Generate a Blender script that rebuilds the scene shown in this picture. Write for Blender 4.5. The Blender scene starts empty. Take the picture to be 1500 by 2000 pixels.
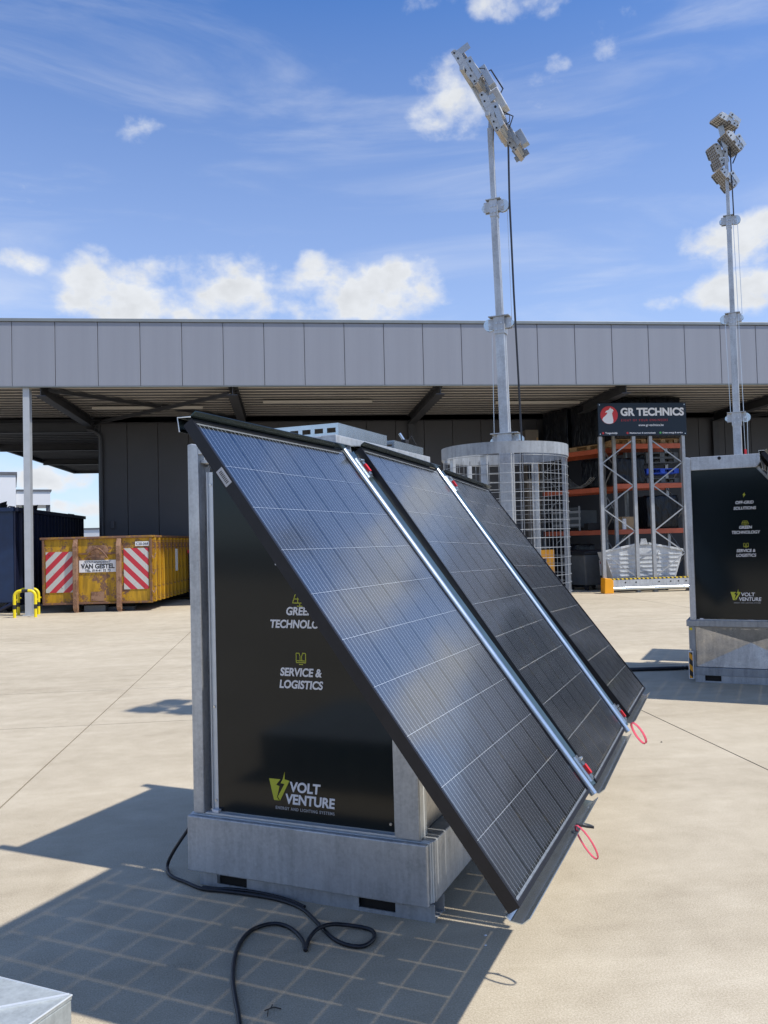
import bpy, bmesh, math, random
from mathutils import Vector, Matrix
random.seed(7)
R = math.radians
PI = math.pi
S = bpy.context.scene
COL = S.collection

# ------------------------------------------------------------------ camera
cam_d = bpy.data.cameras.new('camera')
cam_o = bpy.data.objects.new('camera', cam_d); COL.objects.link(cam_o)
r_ = Vector((0.99967, 0.00088, -0.02558)); up_ = Vector((0.0256, -0.0343, 0.9991)); fw_ = Vector((0, 0.99941, 0.0343))
fw_.normalize(); r_ = fw_.cross(up_).normalized(); up_ = r_.cross(fw_).normalized()
cam_o.matrix_world = Matrix(((r_.x, up_.x, -fw_.x, 0), (r_.y, up_.y, -fw_.y, 0), (r_.z, up_.z, -fw_.z, 1.5762), (0, 0, 0, 1)))
cam_d.sensor_fit = 'VERTICAL'; cam_d.sensor_height = 24.0; cam_d.lens = 1627.18/2000*24
cam_d.clip_start = 0.05; cam_d.clip_end = 3000
S.camera = cam_o
S.render.resolution_x = 768; S.render.resolution_y = 1024

# ------------------------------------------------------------------ world, sun, exposure
SUNV = Vector((0.5782, -0.255, 1.0)).normalized()
SUN_EL = math.asin(SUNV.z); SUN_AZ = math.atan2(SUNV.x, SUNV.y)
W = bpy.data.worlds.new('World'); S.world = W; W.use_nodes = True
nt = W.node_tree; nt.nodes.clear()
def wn(t, **k):
    n = nt.nodes.new(t)
    for a, b in k.items(): setattr(n, a, b)
    return n
def wm(op, a, b=None, c=None, clamp=False):
    n = wn('ShaderNodeMath', operation=op); n.use_clamp = clamp
    for i, x in enumerate((a, b, c)):
        if x is None: continue
        if isinstance(x, (int, float)): n.inputs[i].default_value = x
        else: nt.links.new(x, n.inputs[i])
    return n.outputs[0]
sky = wn('ShaderNodeTexSky', sky_type='NISHITA', sun_disc=False, sun_elevation=SUN_EL, sun_rotation=SUN_AZ)
sky.altitude = 50; sky.air_density = 1.0; sky.dust_density = 0.5; sky.ozone_density = 3.5
tc = wn('ShaderNodeTexCoord')
nrm = wn('ShaderNodeVectorMath', operation='NORMALIZE'); nt.links.new(tc.outputs['Generated'], nrm.inputs[0])
sep = wn('ShaderNodeSeparateXYZ'); nt.links.new(nrm.outputs[0], sep.inputs[0])
az = wm('MULTIPLY', wm('ARCTAN2', sep.outputs[0], sep.outputs[1]), 57.29578)
el = wm('MULTIPLY', wm('ARCSINE', sep.outputs[2]), 57.29578)
def noise(vec, scale, detail, rough, dist=0.0):
    n = wn('ShaderNodeTexNoise'); n.inputs['Scale'].default_value = scale; n.inputs['Detail'].default_value = detail
    n.inputs['Roughness'].default_value = rough; n.inputs['Distortion'].default_value = dist
    nt.links.new(vec, n.inputs['Vector']); return n
cmb = wn('ShaderNodeCombineXYZ'); nt.links.new(az, cmb.inputs[0]); nt.links.new(wm('MULTIPLY', el, 1.35), cmb.inputs[1])
n_big = noise(cmb.outputs[0], 0.32, 7, 0.52, 0.15)
n_fine = noise(cmb.outputs[0], 1.1, 6, 0.62, 0.3)
# cumulus banks: azimuth, elevation, half width, half height (degrees), strength
BANKS = [(-17.4,16.5,3.6,2.3,1.0),(-14.6,15.6,3.2,1.3,.7),(-10.3,16.9,3.3,1.9,1.0),(-8.4,18.6,1.3,.9,.75),(-1.2,16.8,5.4,2.0,1.0),(-4.2,18.0,1.6,1.3,.8),
 (2.6,17.0,3.0,1.6,.9),(5.3,28.3,2.6,2.0,.85),(10.5,33.0,3.2,1.1,.85),(24.0,18.0,3.2,1.6,1.0),(24.5,15.0,4.2,1.3,1.0),(-23.3,17.8,1.5,.7,.7),
 (-23.4,21.5,1.8,.8,.42),(16.2,30.6,1.3,1.0,.5),(12.8,29.5,.8,.5,.6),(11.2,27.6,1.4,.9,.35),(-15.7,26.0,1.5,.7,.4),(19.2,14.7,1.1,.5,.7),
 (-22.0,4.6,2.6,.8,.95),(-19,2.6,4,.5,.6),(4.1,33.4,1.6,.6,.5),(-30,17,3,1.8,1),(33,22,5,2.4,1),(40,16,5,2.2,1),(47,24,4,2,.9),(36,13,5,1.6,.9),(55,15,6,2.4,1),
 (70,20,6,3,1),(85,14,7,2.4,1),(100,22,6,3,1),(120,15,8,3,1),(140,24,7,3,1),(160,15,8,3,1),(179,20,6,3,1),(-160,16,8,3,1),(-140,24,6,3,1),(-120,15,8,3,1),
 (-100,20,7,3,1),(-80,14,7,2.5,1),(-62,22,5,2.5,1),(-45,15,5,2.2,1),(18,46,7,3.5,.9),(-25,47,6,3.5,.9),(60,40,9,5,.9),(-70,42,9,5,.9),(130,45,10,5,.9),(-130,45,10,5,.9),(95,36,8,4,.9),(-100,38,8,4,.9),(165,40,9,4,.9),(-160,58,14,5,.9),(-45,62,14,5,.9),(60,62,14,5,.9),(170,32,8,3.5,.9)]  # high banks out of view are added to brighten the shade
dens = None
for a, e, ra_, re_, st in BANKS:
    dx = wm('MULTIPLY', wm('SUBTRACT', az, a), 1/ra_); dy = wm('MULTIPLY', wm('SUBTRACT', el, e), 1/re_)
    # flat-ish base: lower half falls off faster
    r2 = wm('ADD', wm('MULTIPLY', dx, dx), wm('MULTIPLY', dy, dy))
    m = wm('MULTIPLY', wm('SUBTRACT', 1.0, wm('MULTIPLY', r2, 0.55)), st)
    dens = m if dens is None else wm('MAXIMUM', dens, m)
dens = wm('MAXIMUM', dens, -0.4)
shape = wm('ADD', wm('MULTIPLY', wm('SUBTRACT', n_big.outputs[0], 0.5), 2.5), wm('MULTIPLY', wm('SUBTRACT', n_fine.outputs[0], 0.5), 0.6))
q = wm('ADD', dens, shape)
mr = wn('ShaderNodeMapRange', interpolation_type='SMOOTHSTEP'); mr.inputs[1].default_value = 0.14; mr.inputs[2].default_value = 1.30
nt.links.new(q, mr.inputs[0])
cum = mr.outputs[0]
# cirrus veils: stretched noise
mapn = wn('ShaderNodeMapping'); mapn.inputs['Rotation'].default_value = (0, 0, R(12)); mapn.inputs['Scale'].default_value = (0.35, 1.5, 1)
nt.links.new(cmb.outputs[0], mapn.inputs[0])
n_c = noise(mapn.outputs[0], 0.11, 7, 0.58, 0.6)
mc = wn('ShaderNodeMapRange', interpolation_type='SMOOTHSTEP'); mc.inputs[1].default_value = 0.46; mc.inputs[2].default_value = 0.80; mc.inputs[4].default_value = 0.30
nt.links.new(n_c.outputs[0], mc.inputs[0])
veil = mc.outputs[0]
hz = wn('ShaderNodeMapRange'); hz.inputs[1].default_value = 34; hz.inputs[2].default_value = 2; hz.inputs[3].default_value = 0.0; hz.inputs[4].default_value = 0.46; nt.links.new(el, hz.inputs[0])
cov = wm('MINIMUM', wm('ADD', wm('ADD', wm('MULTIPLY', cum, 1.0), veil), hz.outputs[0]), 1.0)
# cloud brightness: thick cores slightly grey
n_sh = noise(cmb.outputs[0], 0.55, 4, 0.5)
shade = wm('SUBTRACT', 1.0, wm('MULTIPLY', wm('MULTIPLY', cum, n_sh.outputs[0]), 0.30))
ccol = wn('ShaderNodeVectorMath', operation='SCALE'); ccol.inputs[0].default_value = (5.35, 5.55, 5.85)
nt.links.new(shade, ccol.inputs['Scale'])
tint = wn('ShaderNodeMix', data_type='RGBA', blend_type='MULTIPLY'); tint.inputs[0].default_value = 1.0
nt.links.new(sky.outputs[0], tint.inputs[6]); tint.inputs[7].default_value = (0.57, 0.83, 1.16, 1)
mix = wn('ShaderNodeMix', data_type='RGBA'); nt.links.new(cov, mix.inputs[0]); nt.links.new(tint.outputs[2], mix.inputs[6]); nt.links.new(ccol.outputs[0], mix.inputs[7])
bg = wn('ShaderNodeBackground'); bg.inputs[1].default_value = 0.13; nt.links.new(mix.outputs[2], bg.inputs[0])
wo = wn('ShaderNodeOutputWorld'); nt.links.new(bg.outputs[0], wo.inputs[0])
sun_d = bpy.data.lights.new('sun', 'SUN'); sun_d.energy = 3.7; sun_d.angle = R(0.8); sun_d.color = (1.0, 0.96, 0.895)
sun_o = bpy.data.objects.new('sun', sun_d); COL.objects.link(sun_o)
sun_o.rotation_euler = SUNV.to_track_quat('Z', 'Y').to_euler(); sun_o.location = (10, -6, 30)
S.view_settings.view_transform = 'Standard'; S.view_settings.look = 'None'; S.view_settings.exposure = 0.35; S.view_settings.gamma = 1.0
S.view_settings.use_curve_mapping = False
S.render.engine = 'CYCLES'
S.cycles.max_bounces = 8; S.cycles.transparent_max_bounces = 16; S.cycles.caustics_reflective = False; S.cycles.caustics_refractive = False
S.cycles.sample_clamp_indirect = 6.0

# ------------------------------------------------------------------ materials
def newmat(name):
    m = bpy.data.materials.new(name); m.use_nodes = True
    return m, m.node_tree, m.node_tree.nodes['Principled BSDF']
def ramp(t, stops):
    n = t.nodes.new('ShaderNodeValToRGB'); cr = n.color_ramp
    while len(cr.elements) > len(stops): cr.elements.remove(cr.elements[-1])
    while len(cr.elements) < len(stops): cr.elements.new(0.5)
    for e, (p, c) in zip(cr.elements, stops): e.position = p; e.color = (*c, 1) if len(c) == 3 else c
    return n
def tnoise(t, scale, detail=5, rough=0.55, vec=None, stretch=None, dist=0.0, coord='Object'):
    n = t.nodes.new('ShaderNodeTexNoise'); n.inputs['Scale'].default_value = scale; n.inputs['Detail'].default_value = detail
    n.inputs['Roughness'].default_value = rough; n.inputs['Distortion'].default_value = dist
    if vec is None:
        c = t.nodes.new('ShaderNodeTexCoord'); vec = c.outputs[coord]
    if stretch:
        mp = t.nodes.new('ShaderNodeMapping'); mp.inputs['Scale'].default_value = stretch; t.links.new(vec, mp.inputs[0]); vec = mp.outputs[0]
    t.links.new(vec, n.inputs['Vector']); return n
def bump(t, b, h, strength=0.2, dist=0.01):
    n = t.nodes.new('ShaderNodeBump'); n.inputs['Strength'].default_value = strength; n.inputs['Distance'].default_value = dist
    t.links.new(h, n.inputs['Height']); t.links.new(n.outputs[0], b.inputs['Normal'])
def paint(name, c, rough=0.5, metal=0.0, var=0.12, scale=3.0, bumps=0.0, coat=0.0, stretch=None, spec=None):
    m, t, b = newmat(name)
    n = tnoise(t, scale, 6, 0.6, stretch=stretch)
    lo = tuple(x*(1-var) for x in c); hi = tuple(min(1, x*(1+var)) for x in c)
    r = ramp(t, [(0.3, lo), (0.7, hi)]); t.links.new(n.outputs[0], r.inputs[0]); t.links.new(r.outputs[0], b.inputs['Base Color'])
    b.inputs['Roughness'].default_value = rough; b.inputs['Metallic'].default_value = metal; b.inputs['Coat Weight'].default_value = coat
    if spec is not None: b.inputs['Specular IOR Level'].default_value = spec
    if bumps:
        n2 = tnoise(t, scale*12, 4, 0.6); bump(t, b, n2.outputs[0], bumps, 0.01)
    return m
def galv(name, c=(0.49, 0.505, 0.515), metal=0.45, rough=0.42, spots=True, streak=0.35):
    m, t, b = newmat(name)
    a = tnoise(t, 5.0, 7, 0.62); d = tnoise(t, 55.0, 5, 0.65); s = tnoise(t, 9.0, 5, 0.6, stretch=(3.0, 3.0, 0.35))
    vo = t.nodes.new('ShaderNodeTexVoronoi'); vo.inputs['Scale'].default_value = 90; cc_ = t.nodes.new('ShaderNodeTexCoord'); t.links.new(cc_.outputs['Object'], vo.inputs['Vector'])
    mx = t.nodes.new('ShaderNodeMix'); mx.inputs[0].default_value = 0.35; t.links.new(a.outputs[0], mx.inputs[2]); t.links.new(d.outputs[0], mx.inputs[3])
    mxv = t.nodes.new('ShaderNodeMix'); mxv.inputs[0].default_value = 0.10; t.links.new(mx.outputs[0], mxv.inputs[2]); t.links.new(vo.outputs['Color'], mxv.inputs[3])
    mx2 = t.nodes.new('ShaderNodeMix'); mx2.inputs[0].default_value = streak; t.links.new(mxv.outputs[0], mx2.inputs[2]); t.links.new(s.outputs[0], mx2.inputs[3])
    r = ramp(t, [(0.38, tuple(x*0.74 for x in c)), (0.5, c), (0.62, tuple(min(1, x*1.22) for x in c))])
    t.links.new(mx2.outputs[0], r.inputs[0]); t.links.new(r.outputs[0], b.inputs['Base Color'])
    rr = t.nodes.new('ShaderNodeMapRange'); rr.inputs[1].default_value = 0.35; rr.inputs[2].default_value = 0.65; rr.inputs[3].default_value = rough+0.13; rr.inputs[4].default_value = rough-0.08
    t.links.new(mx.outputs[0], rr.inputs[0]); t.links.new(rr.outputs[0], b.inputs['Roughness'])
    b.inputs['Metallic'].default_value = metal
    bump(t, b, d.outputs[0], 0.10, 0.004)
    return m
M = {}
M['galv'] = galv('galvanised_steel')
M['galv_dull'] = galv('galvanised_steel_dull', (0.33, 0.345, 0.355), 0.35, 0.55, streak=0.5)
M['zinc'] = paint('bright_zinc', (0.60, 0.65, 0.67), 0.25, 0.92, var=0.10, scale=14)
M['zinc_dark'] = paint('passivated_zinc', (0.055, 0.080, 0.078), 0.26, 0.9, var=0.15, scale=8)
M['zinc_teal'] = paint('blue_passivated_zinc', (0.22, 0.29, 0.29), 0.3, 0.85, var=0.12, scale=8)
M['zinc_lit'] = paint('matt_zinc_lit_edge', (0.66, 0.69, 0.70), 0.38, 0.25, var=0.06, scale=20)  # sunlit brightness of thin steel edges is in the base colour
M['galv_box'] = galv('galvanised_lid_steel', (0.40, 0.43, 0.425), 0.2, 0.42)
M['steel_sheet'] = galv('brushed_steel_sheet', (0.46, 0.45, 0.43), 0.9, 0.33)
M['bolt'] = paint('bolt_steel', (0.6, 0.6, 0.6), 0.3, 0.9)
M['black_frame'] = paint('black_anodised_aluminium', (0.010, 0.010, 0.014), 0.42, 0.3, var=0.2, scale=20)
M['rubber'] = paint('black_cable_rubber', (0.012, 0.012, 0.016), 0.42, var=0.3, scale=30)
M['black'] = paint('matt_black', (0.012, 0.012, 0.014), 0.7)
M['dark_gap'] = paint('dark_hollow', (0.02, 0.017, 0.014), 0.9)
M['white_print'] = paint('white_print', (0.78, 0.79, 0.82), 0.45, var=0.03)
M['lime_print'] = paint('lime_print', (0.50, 0.52, 0.04), 0.45, var=0.03)
M['red_print'] = paint('red_print', (0.55, 0.03, 0.035), 0.5, var=0.05)
M['green_print'] = paint('green_print', (0.10, 0.45, 0.12), 0.5, var=0.05)
M['black_print'] = paint('black_print', (0.03, 0.03, 0.03), 0.6, var=0.1)
M['grey_print'] = paint('grey_print', (0.42, 0.43, 0.45), 0.5, var=0.04)
M['white_plastic'] = paint('white_plastic', (0.75, 0.76, 0.78), 0.4, var=0.04)
M['red_web'] = paint('red_webbing', (0.60, 0.06, 0.10), 0.6, var=0.12, scale=40, bumps=0.2)
M['red_label'] = paint('red_label', (0.62, 0.02, 0.03), 0.5, var=0.1)
M['yellow_guard'] = paint('yellow_guard_paint', (0.78, 0.62, 0.01), 0.38, var=0.06, scale=6, bumps=0.05)
M['amber'] = paint('amber_yellow_paint', (0.85, 0.36, 0.01), 0.4, var=0.06, scale=5, bumps=0.05)
M['rack_post'] = paint('rack_post_grey', (0.36, 0.37, 0.38), 0.45, 0.4, var=0.12, scale=10)
M['orange_beam'] = paint('rack_beam_orange', (0.50, 0.11, 0.05), 0.5, var=0.14, scale=4)
M['timber'] = paint('raw_pallet_timber', (0.42, 0.27, 0.14), 0.75, var=0.3, scale=12, bumps=0.3, stretch=(1, 6, 6))
M['cardboard'] = paint('cardboard', (0.40, 0.27, 0.15), 0.8, var=0.12)
M['blue_plastic'] = paint('blue_pallet_plastic', (0.01, 0.07, 0.55), 0.45, var=0.1)
M['bin_grey'] = paint('waste_bin_grey_plastic', (0.075, 0.085, 0.095), 0.5, var=0.15, scale=6, bumps=0.1)
M['white_skip'] = galv('white_galvanised_skip', (0.58, 0.60, 0.61), 0.15, 0.5)
M['canopy_steel'] = paint('dark_canopy_steel', (0.045, 0.048, 0.058), 0.5, 0.1, var=0.12)
M['soffit'] = paint('canopy_soffit_sheet', (0.55, 0.53, 0.50), 0.5, 0.15, var=0.10, scale=2, stretch=(0.4, 3, 1))
M['fascia'] = paint('silver_grey_cladding', (0.262, 0.270, 0.300), 0.42, 0.15, var=0.05, scale=1.6, stretch=(2.5, 1, 0.12))
M['fascia_cap'] = paint('roof_edge_flashing', (0.22, 0.24, 0.245), 0.4, 0.3, var=0.08)
M['seam_and_shade'] = paint('dark_seam_and_soffit_shade', (0.09, 0.09, 0.10), 0.7)  # wall joints, and the soffit bars that imitate rib shade
M['wall_dark'] = paint('anthracite_wall_cladding', (0.060, 0.061, 0.070), 0.5, 0.1, var=0.07, scale=1.0)
M['col_white'] = paint('light_grey_column_paint', (0.42, 0.44, 0.46), 0.45, 0.15, var=0.08, scale=4)
M['white_wall'] = paint('white_far_cladding', (0.72, 0.72, 0.72), 0.6, var=0.03, scale=0.4)
M['far_roof'] = paint('far_roof_edge', (0.12, 0.12, 0.13), 0.6)
M['navy'] = paint('navy_shaded_paint', (0.006, 0.010, 0.035), 0.5, var=0.25, scale=3, bumps=0.1)  # container side: its canopy shade is put into this darker blue
M['blue_door'] = paint('blue_lit_container_paint', (0.006, 0.024, 0.075), 0.45, var=0.2, scale=3, bumps=0.1)  # lit copy of the container blue, for its end
M['foil'] = paint('black_stretch_film', (0.004, 0.005, 0.009), 0.30, var=0.4, scale=4, spec=0.35)
M['lamp_white'] = paint('lamp_housing_white', (0.60, 0.60, 0.58), 0.42, 0.2, var=0.06)
M['lamp_beige'] = paint('lamp_driver_plate', (0.52, 0.47, 0.41), 0.45, 0.35, var=0.08)
M['lamp_grey'] = paint('lamp_bracket_grey', (0.42, 0.45, 0.48), 0.35, 0.6, var=0.08)
M['lamp_lens'] = paint('lamp_lens_array', (0.36, 0.355, 0.35), 0.25, 0.4, var=0.18, scale=60)
M['leaf'] = paint('hedge_leaf', (0.045, 0.075, 0.025), 0.6, var=0.4, scale=8)
M['bark'] = paint('bark', (0.08, 0.06, 0.045), 0.8, var=0.3, scale=10)
M['white_sheet'] = paint('white_sheet_paper', (0.72, 0.72, 0.72), 0.6, var=0.06)
M['stripe_black'] = paint('hazard_black', (0.02, 0.02, 0.02), 0.5)

def foil_bump():
    m = M['foil']; t = m.node_tree; b = t.nodes['Principled BSDF']
    n = tnoise(t, 6, 3, 0.5, stretch=(1, 1, 0.25), dist=1.2); bump(t, b, n.outputs[0], 0.9, 0.06)
foil_bump()

# concrete yard
def concrete():
    m, t, b = newmat('yard_concrete')
    c = t.nodes.new('ShaderNodeTexCoord'); v = c.outputs['Object']
    big = tnoise(t, 0.35, 6, 0.6, vec=v); str_ = tnoise(t, 1.1, 8, 0.72, vec=v, stretch=(0.5, 1.6, 1), dist=0.5)
    mid = tnoise(t, 5.0, 6, 0.65, vec=v); fine = tnoise(t, 150.0, 4, 0.75, vec=v); grit = tnoise(t, 420.0, 2, 0.6, vec=v)
    def mixf(f, a, b2):
        n = t.nodes.new('ShaderNodeMix'); n.inputs[0].default_value = f; t.links.new(a, n.inputs[2]); t.links.new(b2, n.inputs[3]); return n.outputs[0]
    x = mixf(0.5, big.outputs[0], str_.outputs[0]); x = mixf(0.30, x, mid.outputs[0]); x = mixf(0.50, x, fine.outputs[0]); x = mixf(0.25, x, grit.outputs[0])
    r = ramp(t, [(0.41, (0.31, 0.255, 0.178)), (0.48, (0.455, 0.385, 0.275)), (0.525, (0.53, 0.455, 0.333)), (0.60, (0.68, 0.60, 0.455))])
    t.links.new(x, r.inputs[0])
    # dark stains
    st = tnoise(t, 0.9, 8, 0.7, vec=v, dist=0.8); sr = ramp(t, [(0.60, (1, 1, 1)), (0.74, (0.74, 0.72, 0.71))]); t.links.new(st.outputs[0], sr.inputs[0])
    mu = t.nodes.new('ShaderNodeMix'); mu.data_type = 'RGBA'; mu.blend_type = 'MULTIPLY'; mu.inputs[0].default_value = 0.45
    t.links.new(r.outputs[0], mu.inputs[6]); t.links.new(sr.outputs[0], mu.inputs[7])
    # faint tyre bands crossing the yard
    tn = tnoise(t, 1.0, 4, 0.6, vec=v, stretch=(0.16, 2.6, 1), dist=0.3); tr_ = ramp(t, [(0.56, (1, 1, 1)), (0.66, (0.86, 0.855, 0.85))]); t.links.new(tn.outputs[0], tr_.inputs[0])
    mt_ = t.nodes.new('ShaderNodeMix'); mt_.data_type = 'RGBA'; mt_.blend_type = 'MULTIPLY'; mt_.inputs[0].default_value = 0.35
    t.links.new(mu.outputs[2], mt_.inputs[6]); t.links.new(tr_.outputs[0], mt_.inputs[7]); mu = mt_
    # small black pits
    vo = t.nodes.new('ShaderNodeTexVoronoi'); vo.inputs['Scale'].default_value = 2.6; vo.inputs['Randomness'].default_value = 1.0; t.links.new(v, vo.inputs['Vector'])
    vr = ramp(t, [(0.0, (0.12, 0.11, 0.10)), (0.016, (0.14, 0.13, 0.12)), (0.024, (1, 1, 1))]); t.links.new(vo.outputs['Distance'], vr.inputs[0])
    mv = t.nodes.new('ShaderNodeMix'); mv.data_type = 'RGBA'; mv.blend_type = 'MULTIPLY'; mv.inputs[0].default_value = 0.9
    t.links.new(mu.outputs[2], mv.inputs[6]); t.links.new(vr.outputs[0], mv.inputs[7])
    t.links.new(mv.outputs[2], b.inputs['Base Color'])
    b.inputs['Roughness'].default_value = 0.85; b.inputs['Specular IOR Level'].default_value = 0.3
    bump(t, b, x, 0.18, 0.008)
    return m
M['concrete'] = concrete()

# dark glossy graphic sheet
def glossy(name, c, rough=0.055, ior=1.42):
    m, t, b = newmat(name)
    n = tnoise(t, 1.6, 3, 0.5); bump(t, b, n.outputs[0], 0.04, 0.02)
    b.inputs['Base Color'].default_value = (*c, 1); b.inputs['Roughness'].default_value = rough; b.inputs['IOR'].default_value = ior
    return m
M['graphic'] = glossy('dark_green_graphic_sheet', (0.004, 0.0085, 0.0105), 0.10)
M['sign_board'] = glossy('dark_navy_sign_board', (0.004, 0.010, 0.022), 0.3)

# solar glass: sheet over the cells, clear between them
def solar_glass():
    m = bpy.data.materials.new('solar_front_glass'); m.use_nodes = True; t = m.node_tree; t.nodes.clear()
    o = t.nodes.new('ShaderNodeOutputMaterial'); mx = t.nodes.new('ShaderNodeMixShader')
    tr = t.nodes.new('ShaderNodeBsdfTransparent'); tr.inputs[0].default_value = (0.93, 0.95, 0.94, 1)
    g = t.nodes.new('ShaderNodeBsdfGlossy'); g.inputs['Roughness'].default_value = 0.10; g.inputs[0].default_value = (1, 1, 1, 1)
    f = t.nodes.new('ShaderNodeFresnel'); f.inputs[0].default_value = 1.46
    dn = tnoise(t, 1.7, 7, 0.65); dr = t.nodes.new('ShaderNodeMapRange'); dr.inputs[1].default_value = 0.35; dr.inputs[2].default_value = 0.65; dr.inputs[3].default_value = 0.07; dr.inputs[4].default_value = 0.16
    t.links.new(dn.outputs[0], dr.inputs[0]); t.links.new(dr.outputs[0], g.inputs['Roughness'])
    n = tnoise(t, 2.2, 3, 0.5); bp = t.nodes.new('ShaderNodeBump'); bp.inputs['Strength'].default_value = 0.05; bp.inputs['Distance'].default_value = 0.02
    t.links.new(n.outputs[0], bp.inputs['Height']); t.links.new(bp.outputs[0], g.inputs['Normal']); t.links.new(bp.outputs[0], f.inputs['Normal'])
    fm = t.nodes.new('ShaderNodeMath'); fm.operation = 'MULTIPLY'; fm.inputs[1].default_value = 0.27; t.links.new(f.outputs[0], fm.inputs[0]); t.links.new(fm.outputs[0], mx.inputs[0]); t.links.new(tr.outputs[0], mx.inputs[1]); t.links.new(g.outputs[0], mx.inputs[2]); t.links.new(mx.outputs[0], o.inputs[0])
    return m
M['solar_glass'] = solar_glass()
def backsheet():  # dark tint added to dim the light grid in the panel shadows
    m = bpy.data.materials.new('rear_glass_dimmer'); m.use_nodes = True; t = m.node_tree; t.nodes.clear()
    o = t.nodes.new('ShaderNodeOutputMaterial'); mx = t.nodes.new('ShaderNodeMixShader'); mx.inputs[0].default_value = 0.25
    tr = t.nodes.new('ShaderNodeBsdfTransparent'); tr.inputs[0].default_value = (0.24, 0.23, 0.215, 1); d = t.nodes.new('ShaderNodeBsdfDiffuse'); d.inputs[0].default_value = (0.05, 0.05, 0.055, 1)
    t.links.new(tr.outputs[0], mx.inputs[1]); t.links.new(d.outputs[0], mx.inputs[2]); t.links.new(mx.outputs[0], o.inputs[0]); return m
M['backsheet'] = backsheet()
def cell_mat():
    m, t, b = newmat('solar_cell')
    c = t.nodes.new('ShaderNodeTexCoord')
    n = tnoise(t, 3, 3, 0.5); oi = t.nodes.new('ShaderNodeObjectInfo')
    r = ramp(t, [(0.0, (0.006, 0.006, 0.010)), (1.0, (0.012, 0.012, 0.017))]); t.links.new(oi.outputs['Random'], r.inputs[0])
    t.links.new(r.outputs[0], b.inputs['Base Color'])
    b.inputs['Roughness'].default_value = 0.35
    return m
M['cell'] = cell_mat()
M['busbar'] = paint('cell_busbar_silver', (0.72, 0.74, 0.78), 0.35, 0.5, var=0.1, scale=30)
M['glass_edge'] = paint('glass_border_ribbon', (0.38, 0.39, 0.42), 0.35, 0.4, var=0.35, scale=60)

# rusty yellow container paint
def rusty(name, base, rust=(0.17, 0.085, 0.05), amount=0.5, dirt=0.5):
    m, t, b = newmat(name)
    n = tnoise(t, 2.3, 9, 0.68, dist=0.4); s = tnoise(t, 3.0, 7, 0.6, stretch=(4, 4, 0.5)); f = tnoise(t, 28, 5, 0.7)
    mx = t.nodes.new('ShaderNodeMix'); mx.inputs[0].default_value = 0.3; t.links.new(n.outputs[0], mx.inputs[2]); t.links.new(f.outputs[0], mx.inputs[3])
    e = 0.68-amount*0.2
    r1 = ramp(t, [(0.38, tuple(x*0.62 for x in base)), (0.58, base)]); t.links.new(s.outputs[0], r1.inputs[0])
    r2 = ramp(t, [(e-0.02, (0, 0, 0)), (e+0.02, (1, 1, 1))]); t.links.new(mx.outputs[0], r2.inputs[0])
    m3 = t.nodes.new('ShaderNodeMix'); m3.data_type = 'RGBA'; t.links.new(r2.outputs[0], m3.inputs[0]); t.links.new(r1.outputs[0], m3.inputs[6]); m3.inputs[7].default_value = (*rust, 1)
    t.links.new(m3.outputs[2], b.inputs['Base Color']); b.inputs['Roughness'].default_value = 0.6
    bump(t, b, mx.outputs[0], 0.3, 0.02)
    return m
M['yellow_rusty'] = rusty('worn_yellow_paint', (0.50, 0.275, 0.008), amount=0.74)
M['yellow_rusty2'] = rusty('very_rusty_yellow_paint', (0.33, 0.17, 0.02), amount=1.05)
M['rust'] = rusty('rusty_brown_steel', (0.22, 0.11, 0.06), (0.30, 0.17, 0.10), 0.9)
def stripes(name, c1, c2, axis=(1, 0, 1), freq=3.0, dirty=0.3, thr=0.5):
    m, t, b = newmat(name)
    c = t.nodes.new('ShaderNodeTexCoord'); dp = t.nodes.new('ShaderNodeVectorMath'); dp.operation = 'DOT_PRODUCT'
    t.links.new(c.outputs['Object'], dp.inputs[0]); dp.inputs[1].default_value = axis
    mu = t.nodes.new('ShaderNodeMath'); mu.operation = 'MULTIPLY'; mu.inputs[1].default_value = freq; t.links.new(dp.outputs['Value'], mu.inputs[0])
    fr = t.nodes.new('ShaderNodeMath'); fr.operation = 'FRACT'; t.links.new(mu.outputs[0], fr.inputs[0])
    gt = t.nodes.new('ShaderNodeMath'); gt.operation = 'GREATER_THAN'; gt.inputs[1].default_value = thr; t.links.new(fr.outputs[0], gt.inputs[0])
    mx = t.nodes.new('ShaderNodeMix'); mx.data_type = 'RGBA'; mx.inputs[6].default_value = (*c1, 1); mx.inputs[7].default_value = (*c2, 1); t.links.new(gt.outputs[0], mx.inputs[0])
    n = tnoise(t, 9, 8, 0.7); r = ramp(t, [(0.60, (1, 1, 1)), (0.70, (1-dirty, 1-dirty, 1-dirty*1.1))]); t.links.new(n.outputs[0], r.inputs[0])
    m2 = t.nodes.new('ShaderNodeMix'); m2.data_type = 'RGBA'; m2.blend_type = 'MULTIPLY'; m2.inputs[0].default_value = 1; t.links.new(mx.outputs[2], m2.inputs[6]); t.links.new(r.outputs[0], m2.inputs[7])
    t.links.new(m2.outputs[2], b.inputs['Base Color']); b.inputs['Roughness'].default_value = 0.45
    return m
M['hz_left'] = stripes('red_white_board_rising', (0.50, 0.03, 0.045), (0.52, 0.52, 0.48), (0.707, 0, -0.707), 4.2, 0.7, 0.5)
M['hz_right'] = stripes('red_white_board_falling', (0.50, 0.03, 0.045), (0.52, 0.52, 0.48), (0.707, 0, 0.707), 4.2, 0.7, 0.5)
M['hz_tape'] = stripes('yellow_black_tape', (0.80, 0.55, 0.02), (0.02, 0.02, 0.02), (0.707, 0, 0.3), 12.0, 0.1, 0.5)
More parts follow.
